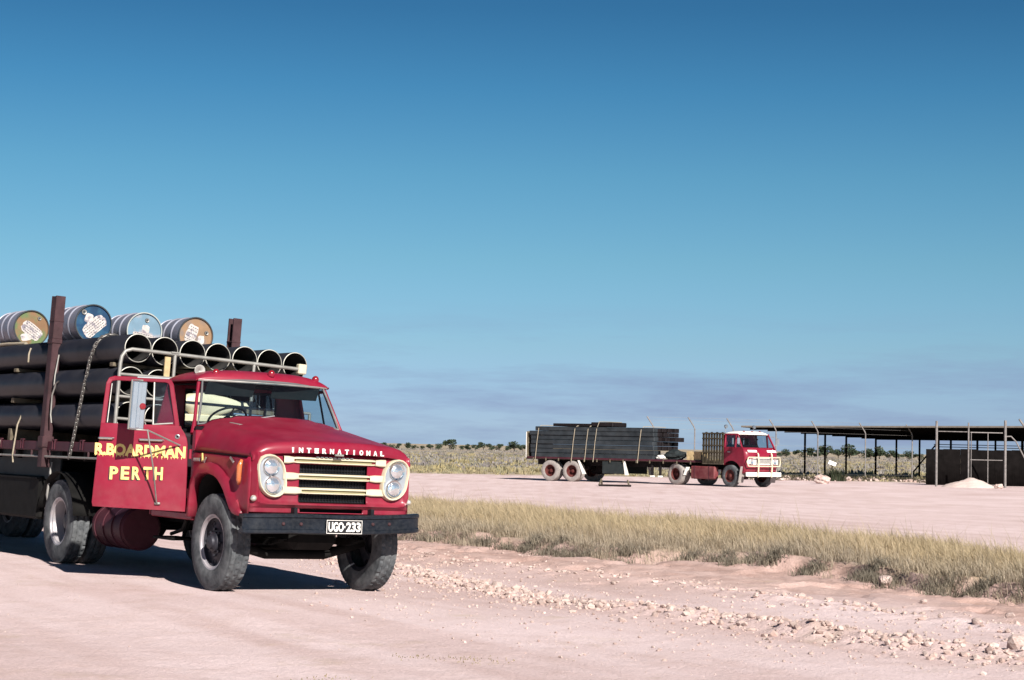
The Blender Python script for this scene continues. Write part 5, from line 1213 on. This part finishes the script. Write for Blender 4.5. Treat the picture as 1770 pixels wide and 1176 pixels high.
# things on the front of the deck
def lump(name, M, c, r, m, label, cat, seed=1):
    b = bmesh.new(); bmesh.ops.create_icosphere(b, subdivisions=3, radius=1); rg = np.random.default_rng(seed)
    ph = rg.uniform(0, 6, 6)
    for v in b.verts:
        p = v.co.copy(); k = 1 + .12 * math.sin(5 * p.x + ph[0]) * math.sin(4 * p.y + ph[1]) + .10 * math.sin(9 * p.z + ph[2] + 5 * p.x) + .04 * rg.normal()
        v.co = Vector((c[0] + p.x * r[0] * k, c[1] + p.y * r[1] * k, c[2] + p.z * r[2] * k))
    me = bpy.data.meshes.new(name); b.to_mesh(me); b.free(); me.materials.append(MATS[m]); o = bpy.data.objects.new(name, me); COL.objects.link(o); o.matrix_world = M
    return tag(o, label, cat)
lump('tarpaulin_bundle', FTT, (.75, -.55, 1.30), (.35, .5, .24), 'tool_box', 'crumpled dark tarpaulin heaped in front of the far load', 'tarpaulin', 3)
lump('white_sack', FTT, (1.0, -1.12, 1.19), (.16, .24, .11), 'white', 'small white sack at the foot of the far load', 'sack', 4)
q = MB(); q.box((.45, .22, 1.08), (1.12, .92, 1.50), .01); o = q.obj('wooden_box', 'wood', None); o.matrix_world = FTT
for k in range(3): pass
tag(o, 'plain wooden box at the front of the far trailer deck', 'box')
q = MB(); 
for k in range(4): q.box((1.122, .22 + k * .178, 1.085), (1.134, .385 + k * .178, 1.495), .003)
q.obj('board', 'wood', o)

# ------------------------------------------------------------------ shed
A_ = Vector((14.2, 114, 3.0)); E_ = Vector((41, 106, 3.45)); B_ = Vector((26.4, 131.4, 2.62))
nrm = (E_ - A_).cross(B_ - A_); 
def roofz(x, y): return A_.z - (nrm.x * (x - A_.x) + nrm.y * (y - A_.y)) / nrm.z
D_ = Vector((56, 131, roofz(56, 131)))
SH = thing('open_shed', Matrix.Translation((18, 100, 0)), 'long dark open sided shed with flat roof on thin posts at right', 'shed')
off = Vector((-18, -100, 0))
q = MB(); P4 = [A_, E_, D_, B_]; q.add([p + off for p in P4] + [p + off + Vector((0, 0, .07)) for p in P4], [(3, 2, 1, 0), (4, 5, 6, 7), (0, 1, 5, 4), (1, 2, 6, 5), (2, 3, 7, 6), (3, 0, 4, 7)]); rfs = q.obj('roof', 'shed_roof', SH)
q = MB(); a = A_ + off + Vector((0, -.05, -.02)); b = E_ + off + Vector((0, -.05, -.02)); d = (b - a); q.obox((a + b) / 2 + Vector((0, 0, .07)), (d.normalized(), Vector((.32, .94, 0)), Vector((0, 0, 1))), (d.length / 2, .02, .05)); q.obj('eave_board', 'shed_edge', rfs)
for k in range(9):
    t = (k + .5) / 9; a = A_.lerp(B_, t) + off; b = E_.lerp(D_, t) + off; d = b - a; q = MB(); q.obox((a + b) / 2 - Vector((0, 0, .06)), (d.normalized(), Vector((0, 1, 0)), Vector((0, 0, 1))), (d.length / 2, .04, .055)); q.obj('purlin', 'shed_dark', rfs)
posts = [(18.7, 117.5), (20.5, 120.6), (22.6, 124.6), (25.2, 127.7), (27.1, 130.0), (28.9, 130.8), (30.2, 130.6), (32.3, 130.6), (34.2, 130.6), (36.1, 130.5), (38.3, 130.5), (40.6, 130.5), (29.7, 117.8), (28.3, 119), (32.1, 116.2)]
for (x, y) in posts:
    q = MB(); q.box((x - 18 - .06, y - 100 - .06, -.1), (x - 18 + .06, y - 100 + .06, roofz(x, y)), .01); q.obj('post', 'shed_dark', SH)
q = MB(); q.tube([(28.1 - 18, 29.2, .3), (30.0 - 18, 29.6, 2.55)], .055, 6); q.obj('brace', 'shed_dark', SH)
for z in (2.05, 2.22): q = MB(); q.box((29.9 - 18, 30.75, z + .05), (45 - 18, 30.80, z + .10)); q.obj('girt', 'shed_dark', SH)
# dark sheeting wall: separate vertical sheets
for k in range(9):
    x0 = 21.6 + k * .95; y0 = 96.2 + k * .22; q = MB(); dv = Vector((.95, .22, 0)).normalized(); nv = Vector((-dv.y, dv.x, 0))
    n_r = 10; top = 1.86 + .02 * (k % 3)
    lo_, hi2 = [], []
    for j in range(n_r * 2 + 1):
        t = j / (n_r * 2); p = Vector((x0 - 18, y0 - 100, 0)) + dv * (.97 * t) + nv * (.018 * (j % 2) + .01 * (k % 2)); lo_.append(p + Vector((0, 0, -.05))); hi2.append(p + Vector((0, 0, top)))
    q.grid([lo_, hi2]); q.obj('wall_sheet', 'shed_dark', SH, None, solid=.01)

# ------------------------------------------------------------------ fence, gate, mound and bits by the shed
FN = thing('cranked_post_fence', Matrix.Translation((18, 105, 0)), 'tall fence of thin posts with cranked tops in front of the shed', 'fence')
FPX = [(7.9, 102.0), (10.2, 102.4), (12.4, 103.0), (14.92, 104.0), (17.6, 106.0), (20.9, 109.0), (24.3, 112.0)]
def fpost(x, y, r=.036):
    q = MB(); x -= 18; y -= 105; q.tube([(x, y, -.1), (x, y, 2.72), (x - .06, y, 2.86), (x - .38, y, 3.35)], r, 7); return q.obj('post', 'post_galv', FN, 60)
for p in FPX: fpost(*p)
for z, dx in ((.3, 0), (1.1, 0), (1.9, 0), (2.68, 0), (2.98, -.14), (3.15, -.25), (3.32, -.36)):
    q = MB(); q.tube([(x - 18 + dx, y - 105, z) for x, y in FPX], .005, 4); q.obj('wire', 'post_galv', FN)
GT = thing('mesh_gate', Matrix.Translation((23, 92, 0)), 'tube framed gate hanging in front of the dark shed wall', 'gate')
for (x, y, h_, r_) in ((21.17, 92.0, 3.25, .06), (22.78, 92.1, 3.2, .04), (24.66, 92.3, 3.35, .065)):
    q = MB(); q.tube([(x - 23, y - 92, -.1), (x - 23, y - 92, h_)], r_, 10); q.obj('post', 'post_galv', GT, 60)
q = MB(); q.tube([(22.86 - 23, .05, 2.72), (24.5 - 23, .2, 2.72)], .025, 6); q.tube([(22.86 - 23, .05, 1.36), (24.5 - 23, .2, 1.36)], .022, 6); q.tube([(22.86 - 23, .05, .12), (24.5 - 23, .2, .12)], .022, 6); q.tube([(23.75 - 23, .12, .1), (23.75 - 23, .12, 2.72)], .022, 6); q.tube([(22.90 - 23, .05, .1), (22.90 - 23, .05, 2.72)], .022, 6); q.obj('leaf_frame', 'post_galv', GT, 60)
q = MB(); q.tube([(21.25 - 23, .02, 2.74), (22.72 - 23, .08, 2.74)], .022, 6); q.obj('head_rail', 'post_galv', GT, 60)
q = MB(); q.tube([(24.66 - 23, .3, 2.55), (24.95 - 23, .3, 2.56), (25.2 - 23, .3, 2.3), (25.75 - 23, .3, 1.25), (26.2 - 23, .4, .1)], .035, 7); q.obj('stay_pipe', 'post_galv', GT, 60)
FP2 = thing('cranked_post', Matrix.Translation((26.1, 93.4, 0)), 'single cranked fence post at the right edge beside the gate stay', 'fence post')
q = MB(); q.tube([(0, 0, -.1), (0, 0, 2.75), (-.06, 0, 2.9), (-.45, 0, 3.45)], .05, 7); q.obj('post', 'post_galv', FP2, 60)
# sand mound
q = MB(); rows = []
for i in range(30):
    row = []
    for j in range(30):
        u = -1 + 2 * i / 29; v = -1 + 2 * j / 29; r_ = math.hypot(u, v); z = .52 * max(0, 1 - r_) ** .8 * (1 + .12 * math.sin(5 * u + 2 * v)) - .03
        row.append((1.42 * u, .95 * v, z + .02 * random.uniform(-1, 1) * (r_ < .95)))
    rows.append(row)
q.grid(rows); o = q.obj('sand_mound', 'sand', None, 60); o.location = (22.55, 91.0, .0); tag(o, 'low pale sand mound in front of the dark shed wall', 'mound')
lump('stone_block', Matrix.Translation((0, 0, 0)), (23.75, 90.0, .10), (.22, .14, .12), 'rock', 'short pale block at the right foot of the sand mound', 'block', 9)
lump('boulder', Matrix.Translation((0, 0, 0)), (15.7, 93.2, .20), (.42, .30, .26), 'rock', 'big pale boulder on the yard below the white sign', 'boulder', 12)
SG = thing('sign_board', Matrix.Translation((17.85, 102.6, 0)), 'small tilted blank white board on a stake above a weed bush', 'sign')
q = MB(); q.obox((0, 0, .98), ((.93, 0, -.36), (0, 1, 0), (.36, 0, .93)), (.22, .015, .11), .006); q.obj('board', 'white', SG)
q = MB(); q.tube([(0.03, .03, -.1), (0.0, .03, 1.0)], .045, 6); q.obj('stake', 'crate_wood', SG)
n = 400; px = 17.95 + rng.normal(0, .22, n); py = 102.2 + rng.normal(0, .2, n); col = np.array([.05, .06, .035]) * rng.uniform(.7, 1.4, (n, 1))
V, T, Cc = blades(px, py, height(px, py), rng.uniform(.2, .8, n), np.full(n, .05), rng.uniform(0, 6.28, n), rng.uniform(.2, .7, n), col, col); tri_object('weed_bush', V, T, Cc, 'grass_blade', 'dark green weed bush under the small white board', 'bush')
FXY = np.array([(13.5, 101.5), (17, 103.5), (20.5, 107), (24, 106), (25, 98)])
ra, rb = along(FXY, 420, .8); stones('rubble', ra, rb, .06 + .16 * rng.random(420) ** 2.5, 'broken rubble strewn along the foot of the fence', 'rubble')
px, py = along(FXY, 2600, .7); n = len(px); col = np.array([.10, .085, .06]) * rng.uniform(.6, 1.5, (n, 1)); V, T, Cc = blades(px, py, height(px, py), rng.uniform(.1, .35, n), np.full(n, .05), rng.uniform(0, 6.28, n), rng.uniform(.2, .7, n), col, col); tri_object('dead_weeds', V, T, Cc, 'grass_blade', 'dark dead weeds along the foot of the fence', 'weeds', 'stuff')
# scrap frame on the yard by the far trailer
SC = thing('scrap_frame', Matrix.Translation((4.3, 76.2, 0)), 'bent rusty metal frame lying on the yard before the far trailer', 'scrap')
q = MB(); q.tube([(-.62, 0, .03), (.7, -.1, .03)], .05, 6); q.tube([(-.55, .6, .03), (.75, .5, .03)], .045, 6); q.obj('bar', 'steel_dark', SC)
q = MB(); q.tube([(-.60, 0, .05), (-.50, .3, .28), (-.45, .6, .05)], .04, 6); q.tube([(.62, -.1, .05), (.58, .25, .25), (.66, .5, .05)], .04, 6); q.obj('hoop', 'wood_grey', SC)
